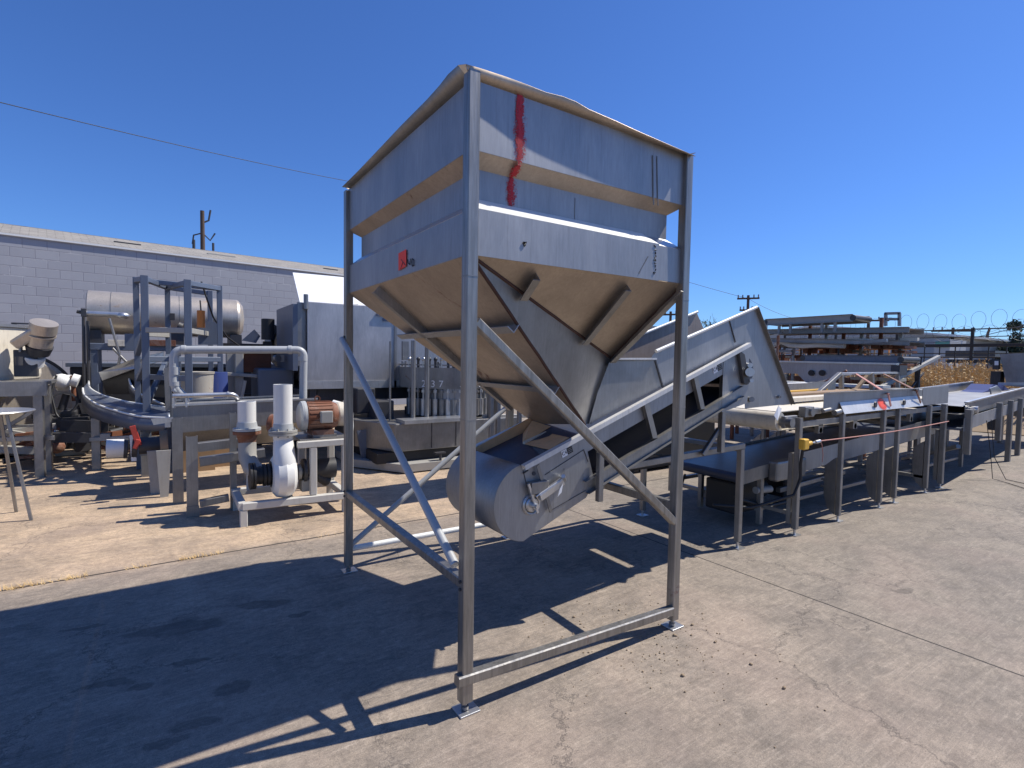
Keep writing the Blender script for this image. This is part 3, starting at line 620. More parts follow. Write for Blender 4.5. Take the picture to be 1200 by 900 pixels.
# roller end hardware
m = MB(); m.box((3.62,KN-.01,1.03),(3.84,KN+.03,1.14)); m.tube((3.66,KN-.06,1.085),(3.66,KN+.05,1.085), .045, 16); m.build('bearing_block', M['dull'], tk, .006)
m = MB(); m.box((3.9,KN-.05,1.12),(4.06,KN+.02,1.22)); m.tube((4.0,KN-.07,1.17),(4.0,KN,1.17), .04, 14); m.build('bearing_block', M['dull'], tk, .006)
m = MB(); m.box((4.1,KN-.03,1.14),(4.24,KN+.02,1.2)); m.tube((4.2,KN-.06,1.17),(4.34,KN-.06,1.18), .02, 10); m.tube((4.45,KN-.05,1.14),(4.56,KN-.05,1.15), .028, 12); m.build('bearing_block', M['dull'], tk, .006)
legs = [(3.83,.05,0),(4.67,.045,1),(5.63,.045,2),(6.02,.045,2),(6.95,.05,3),(7.45,.06,0)]
for (x, w, k) in legs:
    for y in (.52, 1.93):
        m = MB(); m.rbeam((x,y,.06),(x,y,1.12), w, .005, (1,0,0))
        if k == 0: m.box((x-.025,y+.035,.1),(x+.025,y+.075,.78))
        lg = m.build('leg', M['dull'], tk)
        if k:
            m = MB(); m.plate([(x,y+.03,.06),(x,y+.10,.12),(x,y+.14,.25),(x,y+.14,.56),(x,y+.06,.64),(x,y+.03,.66)], .04, (1,0,0))
            for q in range(4): m.box((x-.02,y+.141,.54-.07*q),(x+.02,y+.175,.555-.07*q))
            m.build('height_adjuster', M['dull'], lg)
        m = MB(); m.tube((x,y,.005),(x,y,.07), .012, 10); m.box((x-.05,y-.04,.001),(x+.05,y+.04,.008)); m.build('foot', M['bright'], lg)
for x in (3.83, 6.95):
    m = MB(); m.rbeam((x,.55,.2),(x,1.9,.2), .04, .004); m.build('cross_tie', M['dull'], tk)
m = MB(); m.rbeam((3.83,1.93,.25),(7.45,1.93,.25), .04, .004); m.rbeam((3.83,.7,1.0),(7.45,.7,1.02), .03, .003); m.build('long_tie', M['dull'], tk)
for i in range(4):
    x = 4.4+i*.75; m = MB(); m.box((x,.62,.92),(x+.09,.66,1.04)); m.tube((x+.05,.62,.95),(x+.05,1.85,.95), .03, 12); m.build('return_roller', M['dull'], tk)
# safety switch and cord
sw = thing('pull_switch', 'yellow pull-cord switch box fixed to the conveyor corner leg', 'switch', (3.82,.44,.88))
m = MB(); m.box((3.77,.43,.83),(3.86,.49,.93)); m.tube((3.86,.45,.88),(3.92,.45,.885), .02, 12); m.build('housing', M['yellow'], sw, .012)
m = MB(); m.tube((3.92,.45,.885),(4.0,.45,.885), .008, 8); m.tube((4.0,.45,.885),(4.08,.45,.89), .018, 10); m.build('cable_gland', M['bright'], sw)
m = MB(); m.pipe([(3.8,.46,.83),(3.79,.47,.7),(3.82,.48,.55),(3.75,.5,.4),(3.4,.7,.28),(3.1,.9,.3)], .014, 8); m.build('cable', M['cable'], sw)
m = MB(); pts = [(4.06+i*3.35/30, .455, .89+.01*(i/30) - .02*math.sin(math.pi*i/30)) for i in range(31)]; m.pipe(pts, .006, 6); m.pipe([(4.1,.455,.89),(4.13,.45,.85),(4.16,.45,.75),(4.15,.45,.68)], .004, 5)
m.build('pull_cord', M['rope'], sw)
m = MB(); m.plate([(3.310, 0.470, 1.171),(3.371, 0.470, 1.251),(3.428, 0.470, 1.226),(3.332, 0.450, 1.127)], .002); m.tube((3.386, 0.470, 1.236), (3.421, 0.500, 1.293), .002, 5)
tag(m.build('paper_tag', M['label'], None, 0, (3.75,.46,1.05)), 'white paper tag hanging beside the end roller', 'tag')

# lower belt conveyor
lw = thing('belt_conveyor', 'low dark belt conveyor standing beneath the longer upper conveyor', 'conveyor', (5.6,1.2,0))
m = MB(); m.plate([(3.38,.82,.56),(9.6,.82,.82),(9.6,1.62,.82),(3.38,1.62,.56)], .02); m.plate([(3.38,.84,.5),(9.6,.84,.74),(9.6,1.6,.74),(3.38,1.6,.5)], .02); m.build('belt', M['deck'], lw)
m = MB(); m.tube((3.4,.83,.53),(3.4,1.61,.53), .045, 20); m.build('end_roller', M['belt'], lw)
m = MB(); m.plate([(3.4,.81,.6),(3.85,.81,.63),(3.85,.81,.5),(3.4,.81,.47)], .004); m.plate([(3.4,1.63,.6),(9.6,1.63,.85),(9.6,1.63,.7),(3.4,1.63,.47)], .004); m.build('side_panel', M['dull'], lw)
m = MB(); m.box((3.85,.72,.46),(4.4,.82,.66)); m.build('drive_housing', M['dull'], lw, .02)
m = MB(); m.plate([(4.4,.8,.69),(9.6,.8,.95),(9.6,.8,.72),(4.4,.8,.48)], .004); m.build('side_panel', M['steel'], lw)
for x in (3.8,5.2,7.6,9.4):
    for y in (.86,1.55):
        m = MB(); m.rbeam((x,y,.02),(x,y,.5+(x-3.4)*.04), .05, .005, (1,0,0)); m.build('leg', M['dull'], lw)
m = MB()
for y in (.9,1.5): m.rbeam((3.8,y,.16),(9.4,y,.16), .04, .004)
m.rbeam((4.2,.9,.3),(5.6,.9,.34), .05, .005); m.build('long_tie', M['dull'], lw)
m = MB(); m.box((3.6,1.0,.1),(4.1,1.35,.42)); m.build('gearbox', M['black'], lw, .02)
m = MB(); m.tube((4.102,1.18,.25),(4.35,1.18,.25), .1, 20); m.build('motor', M['dark'], lw)
m = MB(); m.box((4.5,1.0,.15),(4.75,1.3,.45)); m.build('gearbox', M['black'], lw, .02)
m = MB(); m.pipe([(3.5,.95,.3),(3.9,.85,.18),(4.25,.8,.2),(4.5,.85,.35),(4.55,.86,.5)], .02, 10); m.pipe([(3.2,1.3,.5),(3.22,1.35,.38),(3.28,1.4,.42),(3.27,1.42,.52)], .01, 8); m.build('cable', M['cable'], lw)
m = MB(); m.tube((3.75,.88,.36),(3.98,.86,.35), .035, 14); m.build('cable_joint', M['pale'], lw)

# frames lying on the long conveyor: angles, planks and straps
fr = thing('roof_truss', 'grey angle-iron frame with sloping braces lying on the belt conveyor', 'frame', (6.2,1.6,1.2))
YK = 1.75
def fb(a, b, w, mat='dull', nm='frame_member'):
    m = MB(); m.rbeam(a, b, w, .004); return m.build(nm, M[mat], fr)
fb((7.001, 1.600, 1.462), (7.027, 1.600, 1.190), .055); fb((6.948, 1.600, 1.487), (6.281, 1.600, 1.185), .055); fb((6.998, 1.600, 1.487), (8.904, 1.600, 1.494), .035, 'bright')
fb((8.902, 1.600, 1.508), (8.939, 1.600, 1.212), .05); fb((7.946, 1.600, 1.497), (8.009, 1.600, 1.191), .06); fb((8.322, 2.000, 1.158), (8.784, 2.000, 1.423), .05, 'wood')
fb((9.006, 1.900, 1.222), (11.580, 1.900, 1.797), .06, 'pale'); fb((10.855, 2.000, 1.672), (10.932, 2.000, 1.097), .07, 'dark'); fb((9.909, 2.000, 1.618), (11.148, 2.000, 1.625), .05, 'rust'); fb((10.457, 2.000, 1.109), (11.168, 2.000, 1.475), .03, 'dark')
def plank(px0, y0, px1, y1, Y, w, h, mat, nm, label, cat, grp=None):
    pass
for nm, a, b, w, h, mt, lab in (
  ('plank', (4.6,1.35,1.235),(7.3,1.45,1.245), .2, .05, 'wood', 'brown weathered plank lying lengthwise on the belt conveyor'),
  ('straight_edge', (4.9,1.62,1.235),(6.8,1.72,1.245), .08, .05, 'yellow', 'yellow bar lying on the belt between plank and angle-iron frame'),
  ('plank', (4.4,1.05,1.23),(7.2,1.1,1.24), .14, .04, 'cream', 'pale cream plank lying on the near half of the belt')):
    m = MB(); m.beam(a, b, w, h); tag(m.build(nm, M[mt], None, .003, a), lab, nm.replace('_', ' '))
for i, (a, b, c_, lab) in enumerate((((7.443, 1.600, 1.485), (5.673, 0.500, 1.297), (5.729, 0.490, 1.160), 'faded red strap over the conveyor side nearer its paint splash'), ((8.365, 1.600, 1.482), (6.453, 0.500, 1.319), (6.572, 0.490, 1.170), 'dark red strap over the conveyor side next to the drive guard'))):
    m = MB(); m.beam(a, b, .028, .012); m.beam(b, c_, .028, .01, (0,1,0)); tag(m.build('strap', M['rope'] if i == 0 else M['rustred'], None, 0, a), lab, 'strap', 'straps tying the frame down')

# second conveyor line beyond
c2 = thing('trough_conveyor', 'open grey trough conveyor with bright rims beyond the drive guard', 'conveyor', (9.5,.8,0))
def d2(x, y, z): a = R(5.5); return (7.7 + x*math.cos(a)-y*math.sin(a), .42 + x*math.sin(a)+y*math.cos(a), z)
m = MB(); m.plate([d2(.25,0,1.12),d2(6,0,1.22),d2(6,0,.98),d2(.25,0,.95)], .006); m.plate([d2(0,.9,1.2),d2(6,.9,1.27),d2(6,.9,1.05),d2(0,.9,1.0)], .006); m.build('side_panel', M['dull'], c2)
m = MB(); m.plate([d2(0,.0,.98),d2(6,.0,1.0),d2(6,.9,1.0),d2(0,.9,.98)], .006); m.plate([d2(.1,.01,1.08),d2(6,.01,1.12),d2(6,.89,1.12),d2(.1,.89,1.1)], .006); m.build('trough_floor', M['dull'], c2)
m = MB(); m.beam(d2(.25,-.01,1.13),d2(6,-.01,1.23), .045, .02); m.beam(d2(0,.9,1.21),d2(6,.9,1.28), .03, .02); m.build('rim', M['bright'], c2)
m = MB(); m.plate([d2(0,-.03,.78),d2(6,-.03,.9),d2(6,.95,.9),d2(0,.95,.78)], .03); m.build('return_pan', M['blue'], c2)
m = MB(); m.plate([d2(-.05,-.05,.94),d2(6,-.05,1.02),d2(6,-.05,.86),d2(-.05,-.05,.76)], .005); m.build('lower_panel', M['steel'], c2)
for x in (.05, 2.2, 3.2, 4.2):
    for y in (-.08, .95):
        m = MB(); m.rbeam(d2(x,y,.45 if x < 1 or y < 0 and x < 3 else .0), d2(x,y,1.05), .07, .005, (1,0,0)); m.build('leg', M['dull'], c2)
m = MB(); m.rbeam(d2(4.8,.8,0),d2(4.8,.8,.8), .1, .005, (1,0,0)); m.build('leg', M['rust'], c2)
m = MB(); m.tube(d2(.55,-.09,1.02),d2(.55,-.02,1.02), .05, 16); m.box((8.0,.40,.96),(8.15,.44,1.06)); m.build('bearing', M['bright'], c2)
m = MB(); m.box((8.1,1.05,1.1),(8.6,1.5,1.26)); bxx = m.build('chute', M['dull'], c2)
m = MB(); m.rbeam(d2(0,.9,.4), d2(5,.9,.4), .05, .005); m.rbeam(d2(0,0,.55), d2(1.2,.9,.1), .05, .005); m.build('brace', M['dull'], c2)
m = MB()
m.pipe([(8.7,.4,.85),(8.75,.35,.4),(8.72,.3,.02),(8.6,.1,.01),(8.4,-.1,.01),(8.3,-.35,.01),(8.1,-.5,.01)], .005, 6); m.pipe([(8.9,.4,.85),(8.95,.35,.3),(8.9,.2,.01),(8.7,-.2,.01),(8.9,-.5,.01),(8.75,-.75,.01)], .005, 6)
tag(m.build('loose_wires', M['cable'], None, 0, (8.7,.3,0)), 'loose thin wires trailing onto the concrete below the trough conveyor', 'wires')
m = MB(); m.plate([(12.346, 1.500, 1.148),(12.679, 1.500, 1.262),(13.320, 1.500, 1.235),(13.853, 1.500, 1.098),(13.871, 1.500, 1.005),(11.599, 1.500, 1.065)], .35, (0,1,0)); tag(m.build('plastic_chute', M['bluebox'], None, 0, (10.5,1.5,1.1)), 'blue plastic chute piece resting on the trough conveyor', 'chute')
m = MB(); m.plate([(11.566, 1.100, 1.219),(11.950, 1.100, 1.261),(12.220, 1.100, 1.174),(12.204, 1.100, 0.994),(11.695, 1.100, 1.042)], .02); tag(m.build('bent_sheet', M['bright'], None, 0, (10.4,1.1,1.1)), 'small curled bright sheet standing up from the trough conveyor', 'metal sheet')
# grey hopper bin at the right edge
bn = thing('hopper_bin', 'grey steel bin with folded sides cut by the right edge', 'bin', (15,2,0))
m = MB(); o_ = [(14.500, 1.693, 1.899),(14.500, 1.114, 1.937),(14.500, 1.077, 1.165),(14.500, 1.545, 1.196)]; m.plate(o_, .01); a_, b_ = V(o_[0]), V(o_[3])
m.plate([a_, b_, b_+V((1.2,.25,0)), a_+V((1.2,.25,0))], .01); m.build('bin_wall', M['dull'], bn)
m = MB(); q0, q1 = (13.500, 1.494, 1.034), (13.500, 0.873, 1.127); m.box((13.5,q1[1]-.1,.6),(14.8,q0[1],q0[2]+.1)); m.build('base_frame', M['dull'], bn)
m = MB(); m.beam((13.400, 1.426, 1.256), (13.400, 0.860, 1.284), .06, .06); m.build('rim', M['bright'], bn)
for yy in (q0[1]-.1, q1[1]+.05):
    m = MB(); m.rbeam((13.6,yy,0),(13.6,yy,.65), .08, .005, (1,0,0)); m.build('leg', M['dull'], bn)
cb3 = thing('control_cabinet', 'small dark cabinet with white screen left of the grey bin', 'cabinet', (14,2.6,0))
m = MB(); m.box((14.600, 1.860, 1.510), V((14.600, 1.687, 1.264))+V((.3,0,-1.1))); m.build('cabinet_body', M['dark'], cb3)
m = MB(); m.plate([(14.500, 1.804, 1.782),(14.500, 1.702, 1.784),(14.500, 1.691, 1.553),(14.500, 1.793, 1.551)], .12); m.build('screen_box', M['dark'], cb3)
m = MB(); m.plate([(14.420, 1.760, 1.744),(14.420, 1.695, 1.744),(14.420, 1.690, 1.649),(14.420, 1.756, 1.648)], .01); m.build('screen', M['label'], cb3)

# ------------------------------------------------------------------ stacked conveyors further back
GRP = 'idle conveyors stacked behind the belt table'
def yconv(label, pa, pb, X, h, mat, rollers=True, name='stacked_conveyor', d=.7, legs=0, legz=.0):
    a, b = V(pa), V(pb); o = thing(name, label, 'conveyor', (X, (a.y+b.y)/2, min(a.z, b.z)-h), GRP)
    for k, dx in ((0,0),(1,d)):
        m = MB(); m.channel(a+V((dx,0,0)), b+V((dx,0,0)), h, .05, .006, V((0,0,-1)), V((-1 if k == 0 else 1,0,0))); m.build('side_channel', M[mat], o)
    m = MB(); m.plate([a+V((.02,0,-.03)), b+V((.02,0,-.03)), b+V((d-.02,0,-.03)), a+V((d-.02,0,-.03))], .012); m.build('belt', M['black'] if mat != 'pale' else M['dull'], o)
    if rollers:
        for e in (a, b):
            m = MB(); m.tube(e+V((-.01,0,-h/2)), e+V((d+.01,0,-h/2)), h*.4, 14); m.build('end_roller', M['dark'], o)
    for i in range(legs):
        t = (i+.5)/legs; p = a+(b-a)*t
        for dy in (-.13, .13):
            m = MB(); m.rbeam(p+V((0,dy,-h)), p+V((0,dy,-h-legz)), .05, .004, (1,0,0)); m.build('leg', M[mat], o)
    return o
yconv('uppermost slanting grey conveyor on short legs, highest in the stack', (10.500, 4.872, 2.633), (10.500, 3.007, 2.638), 10.5, .15, 'pale', True, legs=2, legz=.2)
yconv('broad flat grey conveyor right below the uppermost slanting one', (10.800, 5.126, 2.418), (10.800, 2.136, 2.358), 10.8, .11, 'pale', False)
yconv('thin railed conveyor halfway down the stack', (10.200, 4.615, 2.182), (10.200, 1.913, 2.073), 10.2, .09, 'dull', False)
yconv('purple-grey conveyor with dark rollers above the deep beam', (9.600, 3.509, 1.792), (9.600, 1.817, 1.784), 9.6, .13, 'blue', True)
bm = thing('deep_side_beam', 'deep grey steel side beam with two round holes below the purple-grey conveyor', 'beam', (9,2.5,.8))
m = MB(); m.plate([(9.000, 3.675, 1.646),(9.000, 1.642, 1.634),(9.000, 1.635, 1.493),(9.000, 2.306, 1.441),(9.000, 2.879, 1.293),(9.000, 3.111, 1.266),(9.000, 3.279, 1.423),(9.000, 3.666, 1.426)], .05, (1,0,0)); m.build('web_plate', M['steel'], bm)
m = MB(); m.beam((9.000, 3.676, 1.655), (9.000, 1.642, 1.641), .12, .03); m.build('top_flange', M['bright'], bm)
m = MB()
for px in (951, 963.5): m.tube((8.960, 3.005, 1.448) if px == 951 else (8.960, 2.814, 1.454), V((8.960, 3.005, 1.448) if px == 951 else (8.960, 2.814, 1.454))+V((-.02,0,0)), .055, 16)
m.build('round_hole', M['black'], bm)
m = MB(); m.box((8.900, 1.701, 1.618), V((8.900, 1.573, 1.453))+V((.3,0,0))); m.build('end_block', M['dark'], bm)
# rusty racks carrying them
rk = thing('storage_rack', 'rusty steel rack under the stacked conveyors', 'rack', (11,3,0))
random.seed(11)
for i in range(9):
    y = 2.45+i*.36; m = MB(); m.rbeam((11.3,y,0),(11.3,y,random.choice((2.0,2.35,2.6))), .06, .004, (1,0,0)); m.rbeam((9.7,y,0),(9.7,y,1.4), .06, .004, (1,0,0)); m.build('upright', M['rust'] if i % 2 else M['dull'], rk)
for z in (.5,1.0,1.45,1.78,2.05):
    m = MB(); m.rbeam((11.25,2.4,z),(11.25,5.4,z), .07, .004); m.build('shelf_beam', M['rust'] if z < 2 else M['dull'], rk)
m = MB()
for i in range(70):
    y = random.uniform(2.2,5.2); z = random.choice((1.1,1.2,1.55,1.65,1.86,1.95)); m.box((11.0+random.uniform(-.3,.3),y,z),(11.5,y+random.uniform(.05,.3),z+random.uniform(.04,.13)))
tag(m.build('scrap_parts', M['rustred'], None, 0, (11,3.5,1)), 'heap of rusty red-brown parts packed on the storage rack', 'scrap', None, 'stuff')
m = MB()
for i in range(26):
    y = random.uniform(2.0,5.0); z = random.choice((1.3,1.5,1.75,2.1)); m.box((10.9+random.uniform(-.3,.3),y,z),(11.0,y+random.uniform(.1,.4),z+random.uniform(.03,.08)))
tag(m.build('scrap_parts', M['cream'], None, 0, (11,3.5,1)), 'pale scrap pieces mixed in among the rusty parts on the rack', 'scrap', None, 'stuff')
m = MB(); m.pipe([(10.400, 4.624, 2.014),(10.400, 4.429, 2.108),(10.400, 4.233, 2.029),(10.400, 3.952, 2.007),(10.400, 3.596, 2.021),(10.400, 3.094, 1.998)], .06, 8); tag(m.build('rolled_sheet', M['tarp'], None, 0, (10.4,4,2)), 'crumpled white sheet lying on the rack below the thin railed conveyor', 'sheet')
m = MB(); m.pipe([(8.200, 2.770, 1.157),(8.200, 2.419, 1.309),(8.200, 2.154, 1.435),(8.200, 2.066, 1.523)], .02, 8); m.pipe([(8.200, 3.000, 1.220),(8.200, 2.627, 1.225),(8.200, 2.283, 1.345)], .018, 8); tag(m.build('hose', M['rustred'], None, 0, (8.2,3,1.3)), 'dark red hose curving below the two-hole beam', 'hose')
tb = thing('cross_table', 'low table of white and brown boards behind the cream belt', 'table', (8.2,3,0))
m = MB(); m.box((7.9,1.9,1.14),(8.9,4.6,1.19)); m.build('table_top', M['wood'], tb)
m = MB(); m.box((8.9,1.8,1.22),(9.2,4.6,1.27)); m.build('back_rail', M['white'], tb)
for x in (8.0,8.8):
    for y in (2.0,4.5): m = MB(); m.rbeam((x,y,0),(x,y,1.14), .06, .004, (1,0,0)); m.build('leg', M['rust'], tb)
random.seed(33)
for i in range(34):
    y = random.uniform(1.9,5.3); x = random.uniform(9.7,11.6); z = random.uniform(1.25,2.2); L_ = random.uniform(.3,1.5); m = MB()
    if random.random() < .45: m.rbeam((x,y,z-.4),(x,y+random.uniform(-.05,.05),z+.25), random.uniform(.02,.05), .003, (1,0,0))
    else: m.rbeam((x,y,z),(x,y+L_*(.6 if y > 4 else 1),z+random.uniform(-.04,.04)), random.uniform(.03,.08), .003)
    m.build('stored_bar', M[random.choice(('dull','rust','dark','pale','rustred','dark'))], rk)
lt = thing('lattice_frame', 'tan and orange lattice of thin stacked steel frames behind the conveyors', 'frame stack', (11.8,4,0))
random.seed(61)
for i in range(30):
    y = 2.5+i*.1+random.uniform(-.03,.03); m = MB(); m.rbeam((11.75,y,.9),(11.75+random.uniform(-.1,.1),y+random.uniform(-.03,.03),random.choice((1.75,1.95,2.1))), .028, .002, (1,0,0)); m.build('upright_bar', M[random.choice(('ply','rust','pale','cream'))], lt)
for i in range(12):
    z = 1.0+i*.095; m = MB(); m.rbeam((11.7,2.4,z),(11.7,5.5,z+random.uniform(-.02,.02)), .026, .002); m.build('cross_bar', M[random.choice(('ply','rust','rust','cream'))], lt)
# small open frame on top
of = thing('open_frame', 'small upright rectangular grey frame on the right end of the stack', 'frame', (10.8,1.3,2.2))
for a, b in (((10.600, 2.472, 2.628),(10.600, 2.461, 2.379)),((10.600, 2.243, 2.614),(10.600, 2.232, 2.369)),((10.600, 2.486, 2.621),(10.600, 2.229, 2.613)),((10.600, 2.467, 2.512),(10.600, 2.238, 2.500))):
    m = MB(); m.rbeam(a, b, .05, .004); m.build('bar', M['dull'], of)

# ------------------------------------------------------------------ fence, weeds and distance
fc = thing('security_fence', 'black steel fence with barbed wire along the far yard edge', 'fence', (22,4,0))
FA, FB = V((26,13,0)), V((24,-8,0))
fd = (FB-FA).normalized()
def fp(t, z): p = FA+(FB-FA)*t; return V((p.x,p.y,z))
m = MB(); m.rbeam(fp(0,2.42), fp(1,2.42), .13, .01); m.build('top_rail', M['black'], fc)
m = MB()
for z in (2.75,3.05): m.tube(fp(0,z), fp(1,z), .018 if z < 3 else .025, 5)
m.build('barbed_strand', M['black'], fc)
for i in range(9):
    m = MB(); m.rbeam(fp(i/8,0), fp(i/8,3.1), .1, .01, (1,0,0)); m.build('post', M['black'], fc)
m = MB()
for i in range(40): m.beam(fp(i/40,.9), fp(i/40,2.4), .035)
m.tube(fp(0,1.95), fp(1,1.95), .03, 5); m.tube(fp(0,2.1), fp(1,2.1), .02, 5); m.build('infill_bars', M['black'], fc)
m = MB(); pts = []
for i in range(1400):
    t = i/1400; a = t*2*math.pi*34 ; p = fp(t, 0); pts.append(V((p.x+.36*math.sin(a)*.6, p.y+.42*math.sin(a), 3.3+.42*math.cos(a)+.05*math.sin(t*50))))
m.pipe(pts, .006, 3); pts = []
for i in range(1400):
    t = i/1400; a = t*2*math.pi*27+1; p = fp(t, 0); pts.append(V((p.x-.15, p.y+.45*math.sin(a), 2.85+.33*math.cos(a))))
m.pipe(pts, .0055, 3)
tag(m.build('razor_wire', M['dark'], None, 0, fp(.5,3)), 'coils of razor wire running along the top of the black fence', 'razor wire')
# weed bank
bk = MB(); n = 30; vs = []
for i in range(n+1):
    y = -10+26*i/n
    for x, z in ((15.5,.0),(17.5,.75),(20.5,1.0),(24.5,.9),(27,0)): vs.append((x+noise.noise(V((y*.4,x,0)))*.4, y, max(0,z+noise.noise(V((y*.6,x,3)))*.18)-(.02 if z == 0 else 0)))
bk.add(vs, [(i*5+j, i*5+j+1, (i+1)*5+j+1, (i+1)*5+j) for i in range(n) for j in range(4)], True); struct(bk.build('bank', M['soil']))
def weeds(name, mat, N_, h0, h1, lab, seed, xr=(16.5,23), yr=(-8,14), sz=1.0, cat='dry weeds'):
    random.seed(seed); m = MB(); vs = []; fs = []
    for i in range(N_):
        x = random.uniform(*xr); y = random.uniform(*yr)
        if noise.noise(V((x*.5,y*.5,seed))) < -.25: continue
        z = .7+.1*(x-17); h = random.uniform(h0,h1)*(.75+.5*noise.noise(V((x*.7,y*.7,9)))); 
        for k in range(7):
            a = random.uniform(0,6.28); r = random.uniform(.02,.28)*h; bx, by = x+random.uniform(-.1,.1), y+random.uniform(-.1,.1)
            w = random.uniform(.01,.03)*sz; b = len(vs); tx, ty = bx+math.cos(a)*r, by+math.sin(a)*r
            vs += [(bx-w*math.sin(a),by+w*math.cos(a),z-.05),(bx+w*math.sin(a),by-w*math.cos(a),z-.05),(tx,ty,z+h)]; fs.append((b,b+1,b+2))
            for q in range(3):
                f = random.uniform(.45,1); cx, cy, cz_ = bx+(tx-bx)*f, by+(ty-by)*f, z+h*f; s = random.uniform(.02,.06)*sz; b = len(vs)
                vs += [(cx+random.uniform(-s,s),cy+random.uniform(-s,s),cz_+random.uniform(-s,s)) for _ in range(3)]; fs.append((b,b+1,b+2))
    m.add(vs, fs); tag(m.build(name, M[mat]), lab, cat, None, 'stuff')
weeds('dry_weeds', 'dry', 3600, .25, .72, 'tall golden dry weeds covering the bank before the fence', 5)
weeds('green_weeds', 'weedgreen', 60, .4, .8, 'scattered green weeds standing up among the golden ones', 8, (16.2,18), (4.6,8), 1.6, 'green weeds')
# thin dry grass at the slab joint, left
random.seed(4); m = MB(); vs = []; fs = []
for c0, n_, sp_ in ((-2.0,46,.28),(-1.72,20,.1),(-1.35,12,.15),(-1.0,26,.12),(-.82,16,.1),(.1,8,.2)):
    for i in range(n_):
        x = random.gauss(c0, sp_*.5); y = 2.75+random.gauss(0,.012)
        for k in range(3):
            a = random.uniform(0,6.28); h = random.uniform(.01,.045); r = random.uniform(.01,.06); b = len(vs); w = .0015
            vs += [(x-w,y-w,0),(x+w,y+w,0),(x+math.cos(a)*r,y+math.sin(a)*r,h)]; fs.append((b,b+1,b+2))
m.add(vs, fs); tag(m.build('dry_grass', M['dry']), 'wisps of dry grass growing in the slab joint', 'grass', None, 'stuff')
# pebbles and crumbs near the right leg
random.seed(9); m = MB()
for i in range(260):
    x = random.gauss(1.2,.28); y = random.gauss(-.05,.33); r = random.uniform(.002,.007)*(1 if random.random() < .92 else 2)
    if abs(x-HA)+abs(y) < .06: continue
    m.sphere((x,y,r*.4), r, 6, (1,random.uniform(.5,1),.5))
tag(m.build('grit', M['soil'], None), 'scattered grit and small pebbles on the concrete by the right leg', 'grit', None, 'stuff')

# far buildings
fb_ = thing('warehouse', 'pale grey low-gabled warehouse beyond the fence', 'warehouse', (58,20,0))
a_, b_ = (60.000, 36.180, 4.188), (60.000, 16.284, 3.678)
ya, yb = a_[1], b_[1]
m = MB(); m.box((60,yb,0),(90,ya,4.4)); m.build('wall', M['roofing'], fb_)
rl = 5.799
ymid = 28.544
m = MB(); m.plate([(59.5,yb-1,4.3),(59.5,ymid,rl),(90,ymid,rl),(90,yb-1,4.3)], .2); m.plate([(59.5,ya+1,4.6),(59.5,ymid,rl),(90,ymid,rl),(90,ya+1,4.6)], .2); m.build('roof', M['white'], fb_)
m = MB(); m.plate([(59.9,yb,4.3),(59.9,ya,4.5),(59.9,ymid,rl-.1)], .1); m.build('gable', M['roofing'], fb_)
gs = thing('green_shed', 'small pale building with a green glazed front right of the warehouse', 'shed', (58,12,0))
m = MB(); m.box((57.000, 16.453, 3.903), V((57.000, 15.299, 3.047))+V((4,0,-3.4))); m.build('wall', M['roofing'], gs)
m = MB(); m.box((56.900, 16.351, 3.744), V((56.900, 15.336, 3.196))+V((.06,0,0))); m.build('green_panel', paint('green_glass', (.12,.35,.28), .4), gs)
tr = thing('dark_trailer', 'long dark trailer parked behind the fence', 'trailer', (40,6,0))
m = MB(); m.box((40.000, 10.432, 2.529), V((40.000, 8.045, 2.168))+V((2.5,0,0))); m.build('trailer_body', M['dark'], tr)
m = MB(); m.box((40.000, 10.407, 1.990), V((40.000, 8.026, 1.762))+V((2.5,0,0))); m.build('chassis', M['black'], tr)
for px in (0,1,2):
    q = ((39.900, 9.938, 1.781), (39.900, 9.644, 1.786), (39.900, 8.391, 1.806))[px]; m = MB(); m.tube((q[0],q[1],.5),(q[0]+.3,q[1],.5), .5, 16); m.build('wheel', M['black'], tr)

# ------------------------------------------------------------------ trees
def crown(m_, c, rad, n, s, seed, cone=False, holes=.0):
    random.seed(seed); vs = []; fs = []; c = V(c)
    for i in range(n):
        if cone:
            t = random.random()**.8; z = t*rad[2]*2; lay = .72+.28*math.cos(t*40); rr = rad[0]*(1-t)*lay*random.uniform(.35,1); a = random.uniform(0,6.28); p = c+V((rr*math.cos(a), rr*math.sin(a), z))
        else:
            d = V((random.gauss(0,1),random.gauss(0,1),random.gauss(0,1))).normalized(); k = random.uniform(.45,1)*(1+.5*noise.noise(d*1.7+V((seed,0,0))))
            p = c+V((d.x*rad[0]*k, d.y*rad[1]*k, d.z*rad[2]*k))
        if noise.noise(p*(1.3/max(rad[0],.1))+V((seed,1,1))) < holes: continue
        for q in range(3):
            u_ = V((random.gauss(0,1),random.gauss(0,1),random.gauss(0,1)))*s*.6; w_ = V((random.gauss(0,1),random.gauss(0,1),random.gauss(0,1)))*s*.6; pp = p+V((random.gauss(0,s),random.gauss(0,s),random.gauss(0,s)*.6)); b = len(vs)
            vs += [pp, pp+u_, pp+w_]; fs.append((b,b+1,b+2))
    m_.add(vs, fs)
